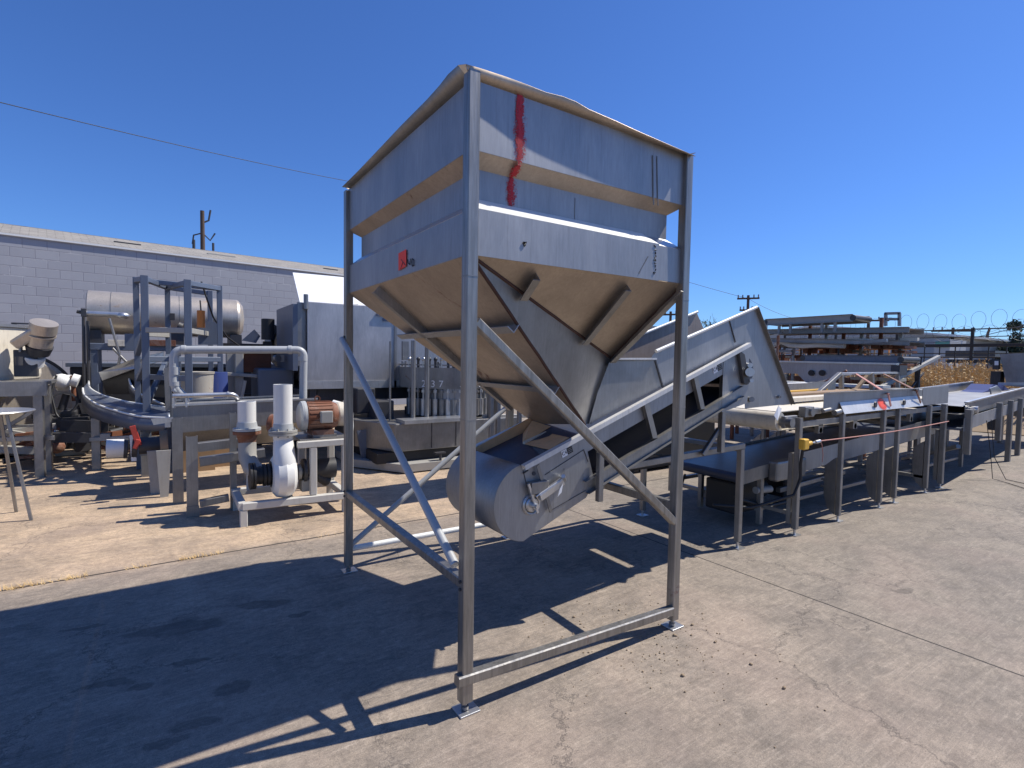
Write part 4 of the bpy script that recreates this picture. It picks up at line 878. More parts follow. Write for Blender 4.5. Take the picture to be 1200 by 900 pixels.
def tree(name, lab, base, h, rad, mat, n, s, seed, cone=False, limbs=6, holes=-.15, grp=None):
    t = thing(name, lab, 'tree', base, grp); b = V(base); m = MB()
    m.pipe([b, b+V((.05*h*.3,0,h*.4)), b+V((0,.03*h,h*.95))], [h*.03,h*.022,h*.006], 8); random.seed(seed)
    for i in range(limbs):
        a = random.uniform(0,6.28); z = h*random.uniform(.35,.7); e = b+V((math.cos(a)*rad[0]*.8, math.sin(a)*rad[0]*.8, z+h*.22)); m.pipe([b+V((0,0,z)), b+V((0,0,z))+(e-b-V((0,0,z)))*.5+V((0,0,.03*h)), e], [h*.012,h*.008,h*.003], 5)
    m.build('trunk', M['bark'], t)
    m = MB(); crown(m, b+V((0,0,h*.2 if cone else h-rad[2])), rad, n, s, seed, cone, holes); m.build('crown', M[mat], t); return t
q = (70.000, 14.009, 5.641); tree('conifer_tree', 'tall dark layered conifer at the right of the skyline', (q[0],q[1],0), q[2], (1.75,1.75,q[2]*.42), 'leafdark', 1700, .26, 3, True)
q = (80.000, 18.881, 6.111); tree('palm_tree', 'thin leaning tree with a bare top left of the tall conifer', (q[0],q[1],0), 4.793, (3.2,3.2,1.6), 'leafdark', 900, .35, 5, False)
m = MB(); m.pipe([(80.000, 18.718, 4.291), (80.000, 18.654, 5.398), (80.000, 18.538, 6.198)], [.2,.14,.04], 6); m.pipe([(80.000, 18.679, 5.097), (80.000, 18.413, 5.993)], [.1,.03], 5)
tag(m.build('bare_pole', M['bark'], None, 0, q), 'bare dead top rising out of the thin leaning tree', 'dead tree')
for i, (px, lab) in enumerate(((1172,'rounded dark tree just left of the tall conifer base'),(1130,'low dark tree behind the trailer, left'),(1143,'low dark tree behind the trailer, right'),(1200,'low tree at the right edge beneath the conifer'))):
    q = ((85.000, 18.706, 4.436), (90.000, 23.755, 3.955), (90.000, 22.657, 3.832), (75.000, 14.174, 3.899))[i]; tree('round_tree', lab, (q[0],q[1],0), q[2], (3,3,2.0), 'leafdark', 800, .4, 20+i, False, 4, -.2, 'low trees on the skyline')
q = (24.000, 15.983, 4.041); tree('sparse_tree', 'sparse thin-leaved tree showing above the hood of the inclined conveyor', (q[0],q[1],0), 4.003, (1.2,1.2,.9), 'leaf', 900, .08, 31, False, 12, .05)
random.seed(77); m = MB(); c0 = V((q[0],q[1],0)); zb = 3.108
for i in range(34):
    a = random.uniform(0,6.28); rr = random.uniform(.1,1.7); p0 = c0+V((math.cos(a)*rr*.55, math.sin(a)*rr*.55, zb-.3)); h = random.uniform(.4,1.35)*(1.15-.3*rr)
    p1 = p0+V((random.uniform(-.2,.2),random.uniform(-.2,.2),h*.55)); p2 = p1+V((random.uniform(-.35,.35),random.uniform(-.35,.35),h*.5)); m.pipe([p0,p1,p2], [.016,.011,.004], 4)
    m.pipe([p1,p1+V((random.uniform(-.4,.4),random.uniform(-.4,.4),h*.25))], [.008,.003], 4)
tag(m.build('bare_twigs', M['bark'], None, 0, (q[0],q[1],zb)), 'bare upright twigs of the shrub above the conveyor hood', 'twigs')

# ------------------------------------------------------------------ utility poles and wires
def upole(lab, top, D_, arms, w=.3):
    t = V(top); o = thing('utility_pole', lab, 'utility pole', (t.x,t.y,0), 'wooden utility poles'); m = MB(); m.pipe([(t.x,t.y,0),(t.x,t.y,t.z)], [w*.55,w*.4], 10); m.build('pole', M['bark'], o)
    for dz, L_ in arms:
        m = MB(); m.beam((t.x-L_*.55,t.y+L_*.8,t.z-dz),(t.x+L_*.55,t.y-L_*.8,t.z-dz+.0), .14,.16); a = m.build('cross_arm', M['bark'], o); m = MB()
        for k in (-.9,-.5,.5,.9): m.tube((t.x+L_*.55*k,t.y-L_*.8*k,t.z-dz+.08),(t.x+L_*.55*k,t.y-L_*.8*k,t.z-dz+.35), .06, 6)
        m.build('insulator', M['dull'], a)
    return o
upole('two-armed wooden pole behind the hood of the inclined conveyor', (45.000, 27.237, 7.928), 45, ((.3,1.0),(1.4,.75)))
upole('wooden pole with double arm seen over the stacked conveyors', (55.000, 21.052, 6.049), 55, ((.3,1.7),(1.3,1.3)))
upole('wooden pole with single arm behind the razor wire', (60.000, 16.032, 5.100), 60, ((.3,1.7),))
upole('short wooden pole half hidden by the right hopper leg', (40.000, 32.189, 6.411), 40, ((.3,1.0),))
wl = thing('utility_pole', 'dark wooden pole with curved brackets standing behind the block building', 'utility pole', (1.5,27,0), 'wooden utility poles')
q = V((0.341, 26.000, 8.127)); m = MB(); m.pipe([(q.x,q.y,0),(q.x,q.y,q.z)], [.13,.085], 12); m.build('pole', M['bark'], wl)
m = MB(); m.pipe([(q.x,q.y,q.z-.55),(q.x+.25,q.y,q.z-.4),(q.x+.33,q.y,q.z+.08)], .04, 8); m.pipe([(q.x-.4,q.y,q.z-1.55),(q.x-.35,q.y,q.z-1.15),(q.x,q.y,q.z-1.0),(q.x+.3,q.y,q.z-1.3),(q.x+.5,q.y,q.z-.95)], .035, 8)
m.tube((q.x-.35,q.y,q.z-1.75),(q.x-.35,q.y,q.z-1.35), .06, 8); m.tube((q.x+.42,q.y,q.z-1.75),(q.x+.42,q.y,q.z-1.4), .05, 8); m.build('bracket', M['dark'], wl)
def wire(a, b, sag, r, lab, grp='overhead wires'):
    a, b = V(a), V(b); m = MB(); m.pipe([a+(b-a)*t-V((0,0,4*sag*t*(1-t))) for t in [i/24 for i in range(25)]], r, 5); tag(m.build('overhead_wire', M['cable'], None, 0, a), lab, 'wire', grp)
wire((-4.647, 13.000, 6.772), (13.634, 24.000, 10.458), 30/100, .010, 'black overhead wire crossing the sky at the left')
wire((30.000, 47.164, 17.482), (45.000, 27.224, 7.606), .6, .018, 'faint overhead wire coming down to the two-armed pole')
wire((45.000, 27.224, 7.606), (55.000, 21.044, 5.886), 1.2, .016, 'faint wire between the two-armed pole and the next pole')
wire((60.000, 19.830, 4.069), (30.000, 3.189, 4.014), .7, .022, 'overhead wire rising to the right over the razor wire')

# ------------------------------------------------------------------ block building, left
WA, WB = (-5.821, 7.923, 3.600), (3.416, 14.438, 4.120)
pa, pb = V((-4.039, 13.342, 4.120)), V((3.416, 14.438, 4.120)); dw = (pb-pa).normalized(); nw = V((-dw.y, dw.x, 0))
wo = pa - dw*9; wl_ = thing('block_building', 'long grey painted concrete-block building with shingled roof edge', 'building', (wo.x, wo.y, 0))
Lw = 24.0
def wbox(name, x0, x1, y0, y1, z0, z1, mat, par):
    m = MB(); m.box((x0,y0,z0),(x1,y1,z1)); o = m.build(name, M[mat]); o.parent = par; return o
wl_.rotation_euler = (0,0,math.atan2(dw.y, dw.x))
wbox('wall', 0, Lw, 0, .2, 0, 4.11, 'block', wl_)
wbox('end_wall', Lw-.2, Lw, .2, 12, 0, 4.11, 'block', wl_)
m = MB(); m.plate([(-.2,-.03,4.12),(Lw+.2,-.03,4.12),(Lw+.2,1.6,4.58),(-.2,1.6,4.58)], .03); m.plate([(-.2,1.6,4.58),(Lw+.2,1.6,4.58),(Lw+.2,12,4.1),(-.2,12,4.1)], .05); rf = m.build('roof', M['shingle']); rf.parent = wl_
m = MB(); m.box((-.2,-.045,4.09),(Lw+.2,-.005,4.13)); ev = m.build('eave_trim', M['white']); ev.parent = wl_
for x, w in ((11.0,.55),(13.05,.7),(16.3,.45)):
    m = MB(); m.box((x,.75,4.34),(x+w,1.0,4.39)); vv = m.build('roof_vent', M['dark'] if w < .6 else M['pale']); vv.parent = wl_

def P3(*a): return [V(x) for x in a]
# long horizontal tank
tn = thing('storage_tank', 'long weathered stainless horizontal tank on a raised stand before the block wall', 'tank', (-1,9.6,0))
ta, tb_ = V((-2.253, 9.600, 2.299)), V((0.097, 9.600, 2.390)); tb_.z = ta.z = 2.32; tr_ = .375
m = MB(); m.lathe([(0,0),(tr_*.9,0),(tr_,.02),(tr_,tb_.x-ta.x-.07),(tr_*.96,tb_.x-ta.x-.03),(tr_*.7,tb_.x-ta.x+.04),(0,tb_.x-ta.x+.08)], ta, (1,0,0), 48); sh = m.build('tank_shell', M['tank'], tn)
m = MB()
for k in (.33, .85, 1.33, 1.8): m.lathe([(tr_+.001,0),(tr_+.004,.002),(tr_+.004,.01),(tr_+.001,.012)], ta+V((k,0,0)), (1,0,0), 48)
m.build('weld_seam', M['dull'], tn)
m = MB(); m.tube((-2.229, 9.000, 2.263), (-1.757, 9.000, 2.263), .045, 16); m.sphere((-1.734, 9.000, 2.250), .075, 14, (1.3,1,.8)); m.build('pipe', M['bright'], tn)
m = MB(); m.tube((-2.337, 9.000, 2.284), (-2.218, 9.000, 2.264), .03, 10); m.box((-2.276, 9.050, 2.333), (-2.209, 8.900, 2.203)); m.build('valve', M['dark'], tn)
for px in (0,1):
    a, b = (((-2.262, 9.100, 2.211), (-2.278, 9.100, 0.809)), ((-2.208, 9.100, 2.143), (-2.223, 9.100, 0.807)))[px]
    m = MB(); m.tube(a, b, .025, 8); m.build('stand_pipe', M['dark'], tn)
m = MB(); m.rbeam((ta.x,9.3,1.72),(tb_.x+1.2,9.3,1.72), .12, .01); m.rbeam((ta.x,9.9,1.72),(tb_.x+1.2,9.9,1.72), .12, .01); m.build('stand_beam', M['tower'], tn)
for x in (ta.x+.1, ta.x+1.3, tb_.x-.1):
    for y in (9.3, 9.9): m = MB(); m.rbeam((x,y,0),(x,y,1.66), .1, .008, (1,0,0)); m.build('stand_leg', M['tower'], tn)
    m = MB(); m.box((x-.1,9.3,1.78),(x+.1,9.9,2.0)); m.build('saddle', M['dark'], tn)
m = MB()
for a, b in (((-1.904, 8.800, 2.186),(-1.769, 8.800, 1.557)),((-1.769, 8.800, 1.557),(-1.904, 8.800, 0.934)),((-1.868, 8.800, 1.697),(-1.690, 8.800, 1.473))): m.tube(a, b, .02, 8)
tag(m.build('lean_pipe', M['dull'], None, 0, (-1.916, 8.800, 1.527)), 'thin bent steel rod hanging in front of the tank left end', 'rod')
m = MB(); m.box((-1.962, 9.200, 1.842), (-1.711, 9.300, 1.734)); tag(m.build('cardboard_box', M['cream'], None, .004, (-1.836, 9.200, 1.729)), 'pale box on the stand beam under the left end of the tank', 'box')
m = MB(); m.box((-1.413, 9.200, 1.860), (-0.982, 9.300, 1.752)); tag(m.build('cardboard_box', M['rustred'], None, .004, (-1.189, 9.200, 1.746)), 'reddish box on the stand beam seen through the tower frame', 'box')

# blue-grey steel tower frame
tw = thing('steel_tower_frame', 'tall blue-grey square-tube tower frame standing in front of the tank', 'frame', (-1,6.3,0))
ZT_ = 2.68
tws = [(-1.42,6.5),(-.86,6.05),(-.55,6.9),(-1.25,7.3)]
col = [((-1.468, 6.900, 2.671),), ((-1.355, 6.300, 2.633),), ((-0.888, 6.000, 2.588),), ((-1.103, 7.400, 2.652),), ((-0.554, 7.300, 2.599),), ((-0.471, 6.700, 2.621),)]
tops = []
for i, (q,) in enumerate(col):
    q = V(q); tops.append(q); m = MB(); m.rbeam((q.x,q.y,.0),(q.x,q.y,q.z), .085 if i in (1,2) else .07, .006, (1,0,0)); m.build('column', M['tower'], tw)
for a, b in ((0,5),(1,3),(3,2),(3,4),(0,1),(2,5)):
    m = MB(); m.rbeam(tops[a]-V((0,0,.04)), tops[b]-V((0,0,.04)), .065, .005); m.build('top_beam', M['tower'], tw)
def atz(i, z): return V((tops[i].x, tops[i].y, z))
for a, b, z in ((1,2,1.93),(2,4,1.93),(0,3,1.9),(1,5,1.55),(0,2,1.3)):
    m = MB(); m.rbeam(atz(a,z), atz(b,z), .07, .005); m.build('mid_beam', M['tower'] if z < 1.8 else M['pale'], tw)
m = MB(); m.plate([(-0.731, 7.000, 2.128),(-0.466, 7.000, 2.103),(-0.469, 7.000, 1.769),(-0.735, 7.000, 1.762)], .01); m.build('cover_plate', M['tower'], tw)
m = MB(); m.plate([(-1.626, 7.300, 1.900),(-1.486, 7.300, 1.906),(-1.490, 7.300, 1.720),(-1.629, 7.300, 1.717)], .02); m.build('cover_plate', M['tower'], tw)
m = MB(); m.box((-1.077, 7.300, 2.226), V((-1.015, 7.300, 2.128))+V((0,.1,0))); m.tube((-0.985, 7.200, 2.036), (-0.932, 7.200, 2.013), .07, 12); m.build('junction_box', M['dark'], tw)
m = MB(); m.rbeam(atz(1,1.95), atz(0,1.6), .06, .005); m.rbeam(atz(0,1.25), atz(1,1.5), .06, .005); m.rbeam(atz(1,.95), atz(3,1.6), .06, .005); m.build('gusset_brace', M['tower'], tw)
m = MB(); m.tube((-0.704, 6.800, 2.008), (-0.701, 6.800, 2.255), .052, 18); cy_ = m.build('gas_cylinder', M['orange']); 
oc = thing('orange_cylinder', 'slim orange cylinder with a rod standing on the tower frame', 'cylinder', (-0.704, 6.800, 2.008)); cy_.name = 'barrel'; cy_.parent = oc
cy_.location = -V(oc.location)
m = MB(); m.tube((-0.701, 6.800, 2.255), (-0.710, 6.800, 2.402), .01, 8); m.build('rod', M['dark'], oc)

# curved chute
cv = thing('curved_chute', 'curved blue-grey steel chute with a bright rim sweeping below the tower frame', 'chute', (-1.7,6.5,0))
def curve_wall(top, bot, mat, nm, t=.006, rim=True):
    k = 6; T = []; B = []
    def cr(P, u):
        n = len(P)-1; f = u*n; i = min(int(f), n-1); f -= i; p0, p1, p2, p3 = P[max(i-1,0)], P[i], P[i+1], P[min(i+2,n)]
        return .5*((2*p1)+(p2-p0)*f+(2*p0-5*p1+4*p2-p3)*f*f+(3*p1-p0-3*p2+p3)*f**3)
    top = P3(*top); bot = P3(*bot); n = 28
    T = [cr(top, i/n) for i in range(n+1)]; B = [cr(bot, i/n) for i in range(n+1)]
    m = MB(); m.add(T+B, [(i, i+1, n+2+i, n+1+i) for i in range(n)], True); o = solid(m.build(nm, M[mat], cv), t)
    if rim: m = MB(); m.pipe(T, .014, 6); m.build('rim', M['white'], cv)  # white instead of steel, as a painted sun line along the rim
    return T, B
oT = [(-2.202, 8.200, 1.073),(-2.133, 7.700, 1.000),(-1.955, 7.100, 0.919),(-1.707, 6.600, 0.860),(-1.414, 6.100, 0.817),(-1.105, 5.700, 0.822)]
oB = [(-2.225, 8.200, 0.930),(-2.156, 7.700, 0.814),(-1.995, 7.100, 0.731),(-1.755, 6.600, 0.680),(-1.461, 6.100, 0.644),(-1.143, 5.700, 0.663)]
iT = [(-2.207, 9.000, 1.140),(-2.111, 8.200, 1.071),(-1.919, 7.600, 1.002),(-1.636, 7.000, 0.951),(-1.381, 6.600, 0.928),(-1.101, 6.300, 0.897)]
curve_wall(oT, oB, 'blue', 'outer_wall'); curve_wall(iT, oT, 'blue', 'inner_wall', .006, True)
curve_wall([(-1.630, 8.200, 1.293),(-1.592, 7.800, 1.150),(-1.484, 7.400, 1.042),(-1.312, 7.000, 0.965),(-1.169, 6.800, 0.903)], [(-1.644, 8.200, 1.103),(-1.595, 7.800, 0.993),(-1.455, 7.400, 0.889),(-1.293, 7.000, 0.830),(-1.151, 6.800, 0.781)], 'blue', 'side_wall')
m = MB(); m.plate([(-2.019, 8.400, 1.314),(-1.533, 7.800, 1.541),(-1.161, 7.600, 1.653),(-1.163, 7.600, 1.522),(-1.535, 7.800, 1.384),(-1.979, 8.400, 1.179)], .01); m.build('feed_lip', M['bright'], cv)
m = MB(); m.plate([(-2.125, 8.500, 1.257),(-2.028, 8.500, 1.311),(-2.009, 8.500, 1.148),(-2.118, 8.500, 1.041)], .02); m.build('bent_guide', M['blue'], cv)
m = MB(); m.plate([(-1.983, 8.450, 1.177),(-1.539, 7.900, 1.408),(-1.546, 7.900, 0.985),(-1.930, 8.400, 0.961)], .01); m.build('shadow_liner', M['black'], cv)  # black sheet in place of the shade below the feed lip
for q in (((-1.958, 7.100, 0.717), (-1.965, 7.100, 0.373)), ((-1.378, 6.300, 0.603), (-1.383, 6.300, 0.320))):
    m = MB(); m.rbeam((q[0][0],q[0][1],q[0][2]),(q[0][0],q[0][1],.0), .1, .006, (1,0,0)); m.build('leg', M['dull'], cv)
m = MB(); m.rbeam((-2.010, 7.100, 0.424), (-1.471, 6.300, 0.530), .05, .005); m.box((-1.882, 6.700, 0.539), (-1.773, 6.800, 0.449)); m.build('base_tie', M['pale'], cv)

# big kettle with mixers at left edge
kt = thing('stainless_kettle', 'big pale round stainless kettle on a stand at the left edge', 'kettle', (-3.7,8.4,0))
kr = 1.35
kc = V((-2.700-1.35*1.0, 8.3, 0))
m = MB(); m.lathe([(kr*.98,1.98),(kr,1.98),(kr,1.3),(kr*.99,1.24),(kr*.96,1.18)], kc, (0,0,1), 64); m.build('kettle_wall', M['cream'], kt)
m = MB(); m.lathe([(kr*.95,1.19),(kr*.2,.45),(0,.45)], kc, (0,0,1), 64); m.build('kettle_cone', M['dull'], kt)
m = MB(); m.lathe([(kr-.02,1.99),(kr+.025,1.99),(kr+.03,1.95),(kr,1.94)], kc, (0,0,1), 64); m.lathe([(0,2.03),(kr*.6,2.02),(kr,1.985)], kc, (0,0,1), 40); m.build('kettle_rim', M['dull'], kt)
for q in ((-2.514, 6.900, 1.032), (-2.497, 7.300, 1.002), (-3.102, 6.900, 1.049)):
    m = MB(); m.rbeam((q[0],q[1],0),(q[0],q[1],1.17), .1, .008, (1,0,0)); m.build('stand_leg', M['dull'], kt)
m = MB(); m.box((-3.320,6.83,1.06), (-2.421,6.93,1.24)); m.box((-3.320,6.93,1.2), (-2.421,7.6,1.24)); m.build('stand_beam', M['dull'], kt)
m = MB(); m.rbeam((-2.984, 7.000, 0.510), (-2.380, 7.000, 0.488), .06, .005); m.rbeam((-2.962, 7.300, 0.579), (-2.578, 7.300, 0.866), .05, .005); m.rbeam((-3.019, 7.600, 0.603), (-2.495, 7.600, 0.596), .04, .005); m.build('cross_brace', M['dull'], kt)
dr = thing('round_drum', 'tall narrow round steel drum with a dark hoop right behind the kettle', 'drum', (-2.9,9,0))
dc = V((-3.203, 9.300, 0.769)); 
m = MB(); m.lathe([(0,-.3),(.80,-.3),(.80,.10),(.74,.12),(0,.12)], dc, (.45,-.89,0), 56); m.build('drum_shell', M['tank'], dr)
m = MB(); m.lathe([(.81,.02),(.85,.02),(.85,.10),(.81,.10)], dc, (.45,-.89,0), 56); m.build('hoop', M['dark'], dr)
m = MB(); m.box((dc.x-.2,8.7,0),(dc.x+.2,9.3,dc.z-.78)); m.build('cradle', M['dark'], dr)
mo = thing('gear_motor', 'pale gear motor with a round belt guard mounted on the kettle side', 'motor', (-2.575, 7.400, 1.705))
U = V((.18,-.38,.9)).normalized()
a, b = V((-2.796, 7.450, 1.734)), V((-2.503, 7.300, 1.947)); d_ = (b-a).normalized(); s_ = d_.cross(U).normalized()
m = MB(); m.beam(a, b, .26, .14, U); m.build('belt_guard', M['tank'], mo, .03)
m = MB(); m.tube(b-U*.07, b+U*.072, .15, 28); m.build('guard_end', M['tank'], mo, .012)
g0 = b-U*.08-d_*.02; m = MB(); m.tube(g0-U*.17, g0, .135, 28, .145); m.lathe([(.145,-.0),(.16,-.0),(.16,.02),(.145,.02)], g0-U*.02, U, 28); m.build('gear_case', M['tank'], mo)
g1 = g0-U*.18; m = MB(); m.tube(g1-U*.12, g1, .12, 24, .15); m.build('motor_shell', M['dark'], mo)
g2 = g1-U*.12-d_*.06; m = MB(); m.lathe([(.0,0),(.115,0),(.12,-.02),(.115,-.13),(.095,-.15),(.095,-.12),(.0,-.12)], g2, U, 28); m.build('end_cap', M['pvc'], mo)
m = MB(); m.tube(g2-U*.121, g2-U*.125, .09, 24); m.build('fan_grille', M['rustred'], mo)
m = MB(); q = V((-2.691, 7.450, 1.484)); m.box(q-V((.14,.05,.2)), q+V((.1,.05,.16))); m.tube((-2.743, 7.200, 1.442), (-2.740, 7.200, 1.554), .04, 10); m.build('mount_plate', M['dark'], mo, .01)
m = MB(); m.box((-2.769, 7.350, 1.801), (-2.740, 7.450, 1.610)); m.build('mount_plate', M['dull'], mo, .01)
m = MB(); m.box((-3.399, 10.500, 2.107), V((-3.339, 10.500, 1.794))+V((0,.1,0))); m.box((-3.398, 10.500, 2.122), V((-3.050, 10.500, 2.101))+V((0,.1,0))); tag(m.build('wall_bracket', M['dark'], None, 0, (-3.5,10.5,2)), 'dark metal bracket frame sticking up behind the kettle', 'bracket')
# table at left
tbz = 1.049
tl = thing('round_table', 'small round metal-topped table with splayed thin legs at the left edge', 'table', (-2.542,4.75,0))
tc_ = V(tl.location); 
m = MB(); m.lathe([(0,.015),(.33,.015),(.335,.008),(.33,0),(0,0)], tc_+V((0,0,tbz)), (0,0,1), 48); m.build('table_top', M['bright'], tl)
for i, (ox, oy) in enumerate(((.3,-.12),(.12,.3),(-.3,.1),(-.1,-.3))):
    m = MB(); m.rbeam(tc_+V((ox*.45,oy*.45,tbz)), tc_+V((ox*1.0,oy*1.0,0)), .026, .003); m.build('leg', M['dull'], tl)

# square channel posts and trough with pipework
pr = thing('rinse_trough', 'long stainless trough with a grey pipe loop on channel-section legs', 'trough', (-.3,5.1,0))
ty = 5.0
a0, a1 = -1.077, 0.505
m = MB(); m.plate([(a0,ty,1.03),(a1,ty,1.06),(a1,ty,.78),(a0,ty,.72)], .005); m.plate([(a0,ty,.72),(a1,ty,.78),(a1,ty+.35,.5),(a0,ty+.35,.45)], .005); m.plate([(a0,ty+.7,1.03),(a1,ty+.7,1.06),(a1,ty+.35,.5),(a0,ty+.35,.45)], .005); m.plate([(a0,ty,1.03),(a0,ty+.7,1.03),(a0,ty+.35,.45),(a0,ty,.72)], .005); m.build('trough_body', M['dull'], pr)
m = MB(); m.beam((a0-.01,ty-.01,1.04),(a1,ty-.01,1.07), .03, .02); m.beam((a0,ty+.7,1.04),(a1,ty+.7,1.07), .03, .02); m.build('trough_rim', M['bright'], pr)
for a, b, w in (((-0.859, 4.500, 0.619), (-0.437, 4.500, 0.643), .1),((-0.867, 4.000, 0.549), (-0.271, 4.000, 0.592), .09),((-0.872, 4.000, 0.124), (-0.613, 4.000, 0.150), .07)):
    m = MB(); m.rbeam(a, b, w, .005); m.build('cross_beam', M['dull'], pr)
for (x, y, z) in ((-0.932,3.98,.81),(-1.044,4.6,.93),(-0.561,4.05,1.02)):
    m = MB(); w = .10 if x < -.7 else .06; m.channel((x-w/2,y,.0),(x-w/2,y,z), w, .07, .006, V((1,0,0)), V((0,1,0)))
    if x < -.9 and y < 4.3: m.box((x-w/2-.005,y-.012,.0),(x+w/2+.005,y-.002,.11))
    m.build('channel_leg', M['dull'], pr)
for x in (a1-.1, a1-.8):
    m = MB(); m.rbeam((x,ty+.35,0),(x,ty+.35,.5), .06, .005, (1,0,0)); m.build('leg', M['dull'], pr)
m = MB(); pts = path([(-0.905, 5.350, 1.056), (-0.991, 5.350, 1.141), (-1.067, 5.350, 1.245), (-1.053, 5.350, 1.672), (0.360, 5.100, 1.702), (0.347, 5.100, 0.945)], .1); m.pipe(pts, .048, 20); m.build('overhead_pipe', M['greypipe'], pr)
m = MB()
for a, b in (((-1.051, 5.350, 1.469),(-1.053, 5.350, 1.377)),((-1.049, 5.350, 1.296),(-1.050, 5.350, 1.245)),((-0.976, 5.340, 1.674),(-0.933, 5.330, 1.675)),((0.179, 5.130, 1.698),(0.218, 5.120, 1.699)),((0.349, 5.100, 1.613),(0.349, 5.100, 1.558))): m.tube(a, b, .056, 20)
m.build('pipe_coupling', M['greypipe'], pr)
m = MB(); pts = path([(-1.080, 5.000, 1.147), (-0.443, 5.000, 1.151), (-0.388, 5.100, 1.006)], .07); m.pipe(pts, .028, 14); m.tube((-0.533, 5.000, 1.153), (-0.515, 5.000, 1.152), .036, 14)
for a, b in (((-1.064, 5.000, 1.127),(-1.066, 5.000, 1.010)),((-0.940, 5.000, 1.124),(-0.942, 5.000, 1.015))): m.tube(a, b, .02, 10)
m.build('spray_pipe', M['bright'], pr)
m = MB(); m.plate([(-1.158, 5.500, 1.445),(-1.106, 5.500, 1.465),(-1.096, 5.500, 0.946),(-1.148, 5.500, 0.928)], .03); m.build('side_bracket', M['dull'], pr)
m = MB(); m.plate([(-1.281, 4.900, 0.905),(-1.076, 4.900, 0.914),(-1.077, 4.900, 0.866),(-1.259, 4.900, 0.838)], .03); m.box((-1.156, 4.900, 0.899), (-1.102, 4.950, 0.803)); m.build('discharge_lip', M['bright'], pr)

# pump on a skid
pk = thing('pump_skid', 'white volute pump with PVC stubs and a rusty motor on a weathered steel skid', 'pump', (0,3.6,0))
y0, y1, sx0, sx1 = 3.42, 4.05, -.55, .42
def pb_(nm, a, b, w, mt='skidpaint', c=.006): m = MB(); m.rbeam(a, b, w, c); return m.build(nm, M[mt], pk)
pb_('skid_beam', (sx0,y0,.19),(sx1+.03,y0,.17), .07); pb_('skid_beam', (sx0,y1,.19),(sx1+.03,y1,.17), .07); pb_('skid_beam', (sx0,y0-.02,.19),(sx0,y1+.03,.19), .07); pb_('skid_beam', (sx1,y0,.18),(sx1,y1,.18), .07); pb_('skid_beam', (-.1,y0+.03,.17),(-.1,y1,.17), .06)
for x, y in ((sx0+.01,y0),(sx1,y0),(sx0+.01,y1),(sx1,y1)):
    m = MB(); m.rbeam((x,y,0),(x,y,.155), .065, .006, (1,0,0)); m.build('foot', M['skidpaint'], pk)
for x, y, z in ((.1,y0+.02,.70),(sx1,y0+.02,.70),(.1,y1-.05,.70),(sx1,y1-.05,.70),(-.42,y1-.1,.62)):
    m = MB(); m.rbeam((x,y,.22),(x,y,z), .065, .006, (1,0,0)); m.build('post', M['skidpaint'], pk)
pb_('table_rail', (-.05,y0+.02,.735),(sx1+.03,y0+.02,.735), .065); pb_('table_rail', (-.05,y1-.05,.735),(sx1+.03,y1-.05,.735), .065); pb_('table_rail', (sx1,y0,.73),(sx1,y1,.73), .06)
m = MB(); m.box((-.02,y0+.04,.77),(sx1+.05,y1-.02,.785)); m.box((.12,y0+.1,.785),(.36,y1-.1,.81)); m.build('motor_base', M['dull'], pk)
vx, vy, vz = -.165, y0+.13, .46
m = MB(); m.lathe([(0,-.115),(.09,-.115),(.17,-.105),(.215,-.07),(.235,0),(.215,.07),(.17,.105),(.09,.115),(0,.115)], (vx,vy,vz-.03), (1,.0,0), 40)
pts = [V((vx,vy-.10,vz-.05)), V((vx,vy-.09,vz+.1)), V((vx,vy-.045,vz+.22)), V((vx,vy-.01,vz+.32))]; m.pipe(pts, [.09,.105,.1,.092], 22)
m.tube((vx,vy-.01,vz+.28),(vx,vy-.01,vz+.38), .085, 24, .1); m.build('volute', M['white'], pk)
m = MB()
for z, r in ((vz+.375,.135),(vz+.402,.135)): m.tube((vx,vy-.01,z),(vx,vy-.01,z+.022), r, 32)
for i in range(8): a = i*math.pi/4+.2; m.tube((vx+.115*math.cos(a),vy-.01+.115*math.sin(a),vz+.36),(vx+.115*math.cos(a),vy-.01+.115*math.sin(a),vz+.445), .009, 6)
m.build('flange', M['pale'], pk)
m = MB(); m.tube((vx,vy-.01,vz+.425),(vx,vy-.01,vz+.49), .1, 28, .092); m.build('pipe_collar', M['greypipe'], pk)
m = MB(); m.lathe([(.088,.0),(.088,.4),(.08,.4),(.08,.0)], (vx,vy-.01,vz+.48), (0,0,1), 32); m.build('pvc_stub', M['pvc'], pk)
ux, uy = -.46, y0+.38
m = MB(); m.tube((ux,uy,.83),(ux,uy,.86), .13, 28); m.tube((ux,uy,.72),(ux,uy,.83), .075, 20, .1); m.build('suction_flange', M['rustred'], pk)
m = MB(); m.tube((ux,uy,.865),(ux,uy,.89), .13, 28); m.tube((ux,uy,.89),(ux,uy,.95), .1, 24, .09); m.build('pipe_collar', M['greypipe'], pk)
m = MB(); m.lathe([(.085,0),(.085,.22),(.077,.22),(.077,0)], (ux,uy,.94), (0,0,1), 32); m.build('pvc_stub', M['pvc'], pk)
m = MB(); m.pipe([(ux,uy,.74),(ux+.0,uy-.02,.6),(ux+.03,uy-.08,.5),(ux+.1,uy-.2,.44)], .085, 16); m.build('suction_elbow', M['pale'], pk)
m = MB()
for x, r in ((-.47,.13),(-.44,.13),(-.385,.09),(-.35,.11),(-.315,.11),(-.28,.13),(-.255,.13)): m.tube((x,vy+.02,.44),(x+.022,vy+.02,.44), r, 28)
m.tube((-.46,vy+.02,.44),(-.24,vy+.02,.44), .085, 20); m.build('rubber_coupling', M['black'], pk)
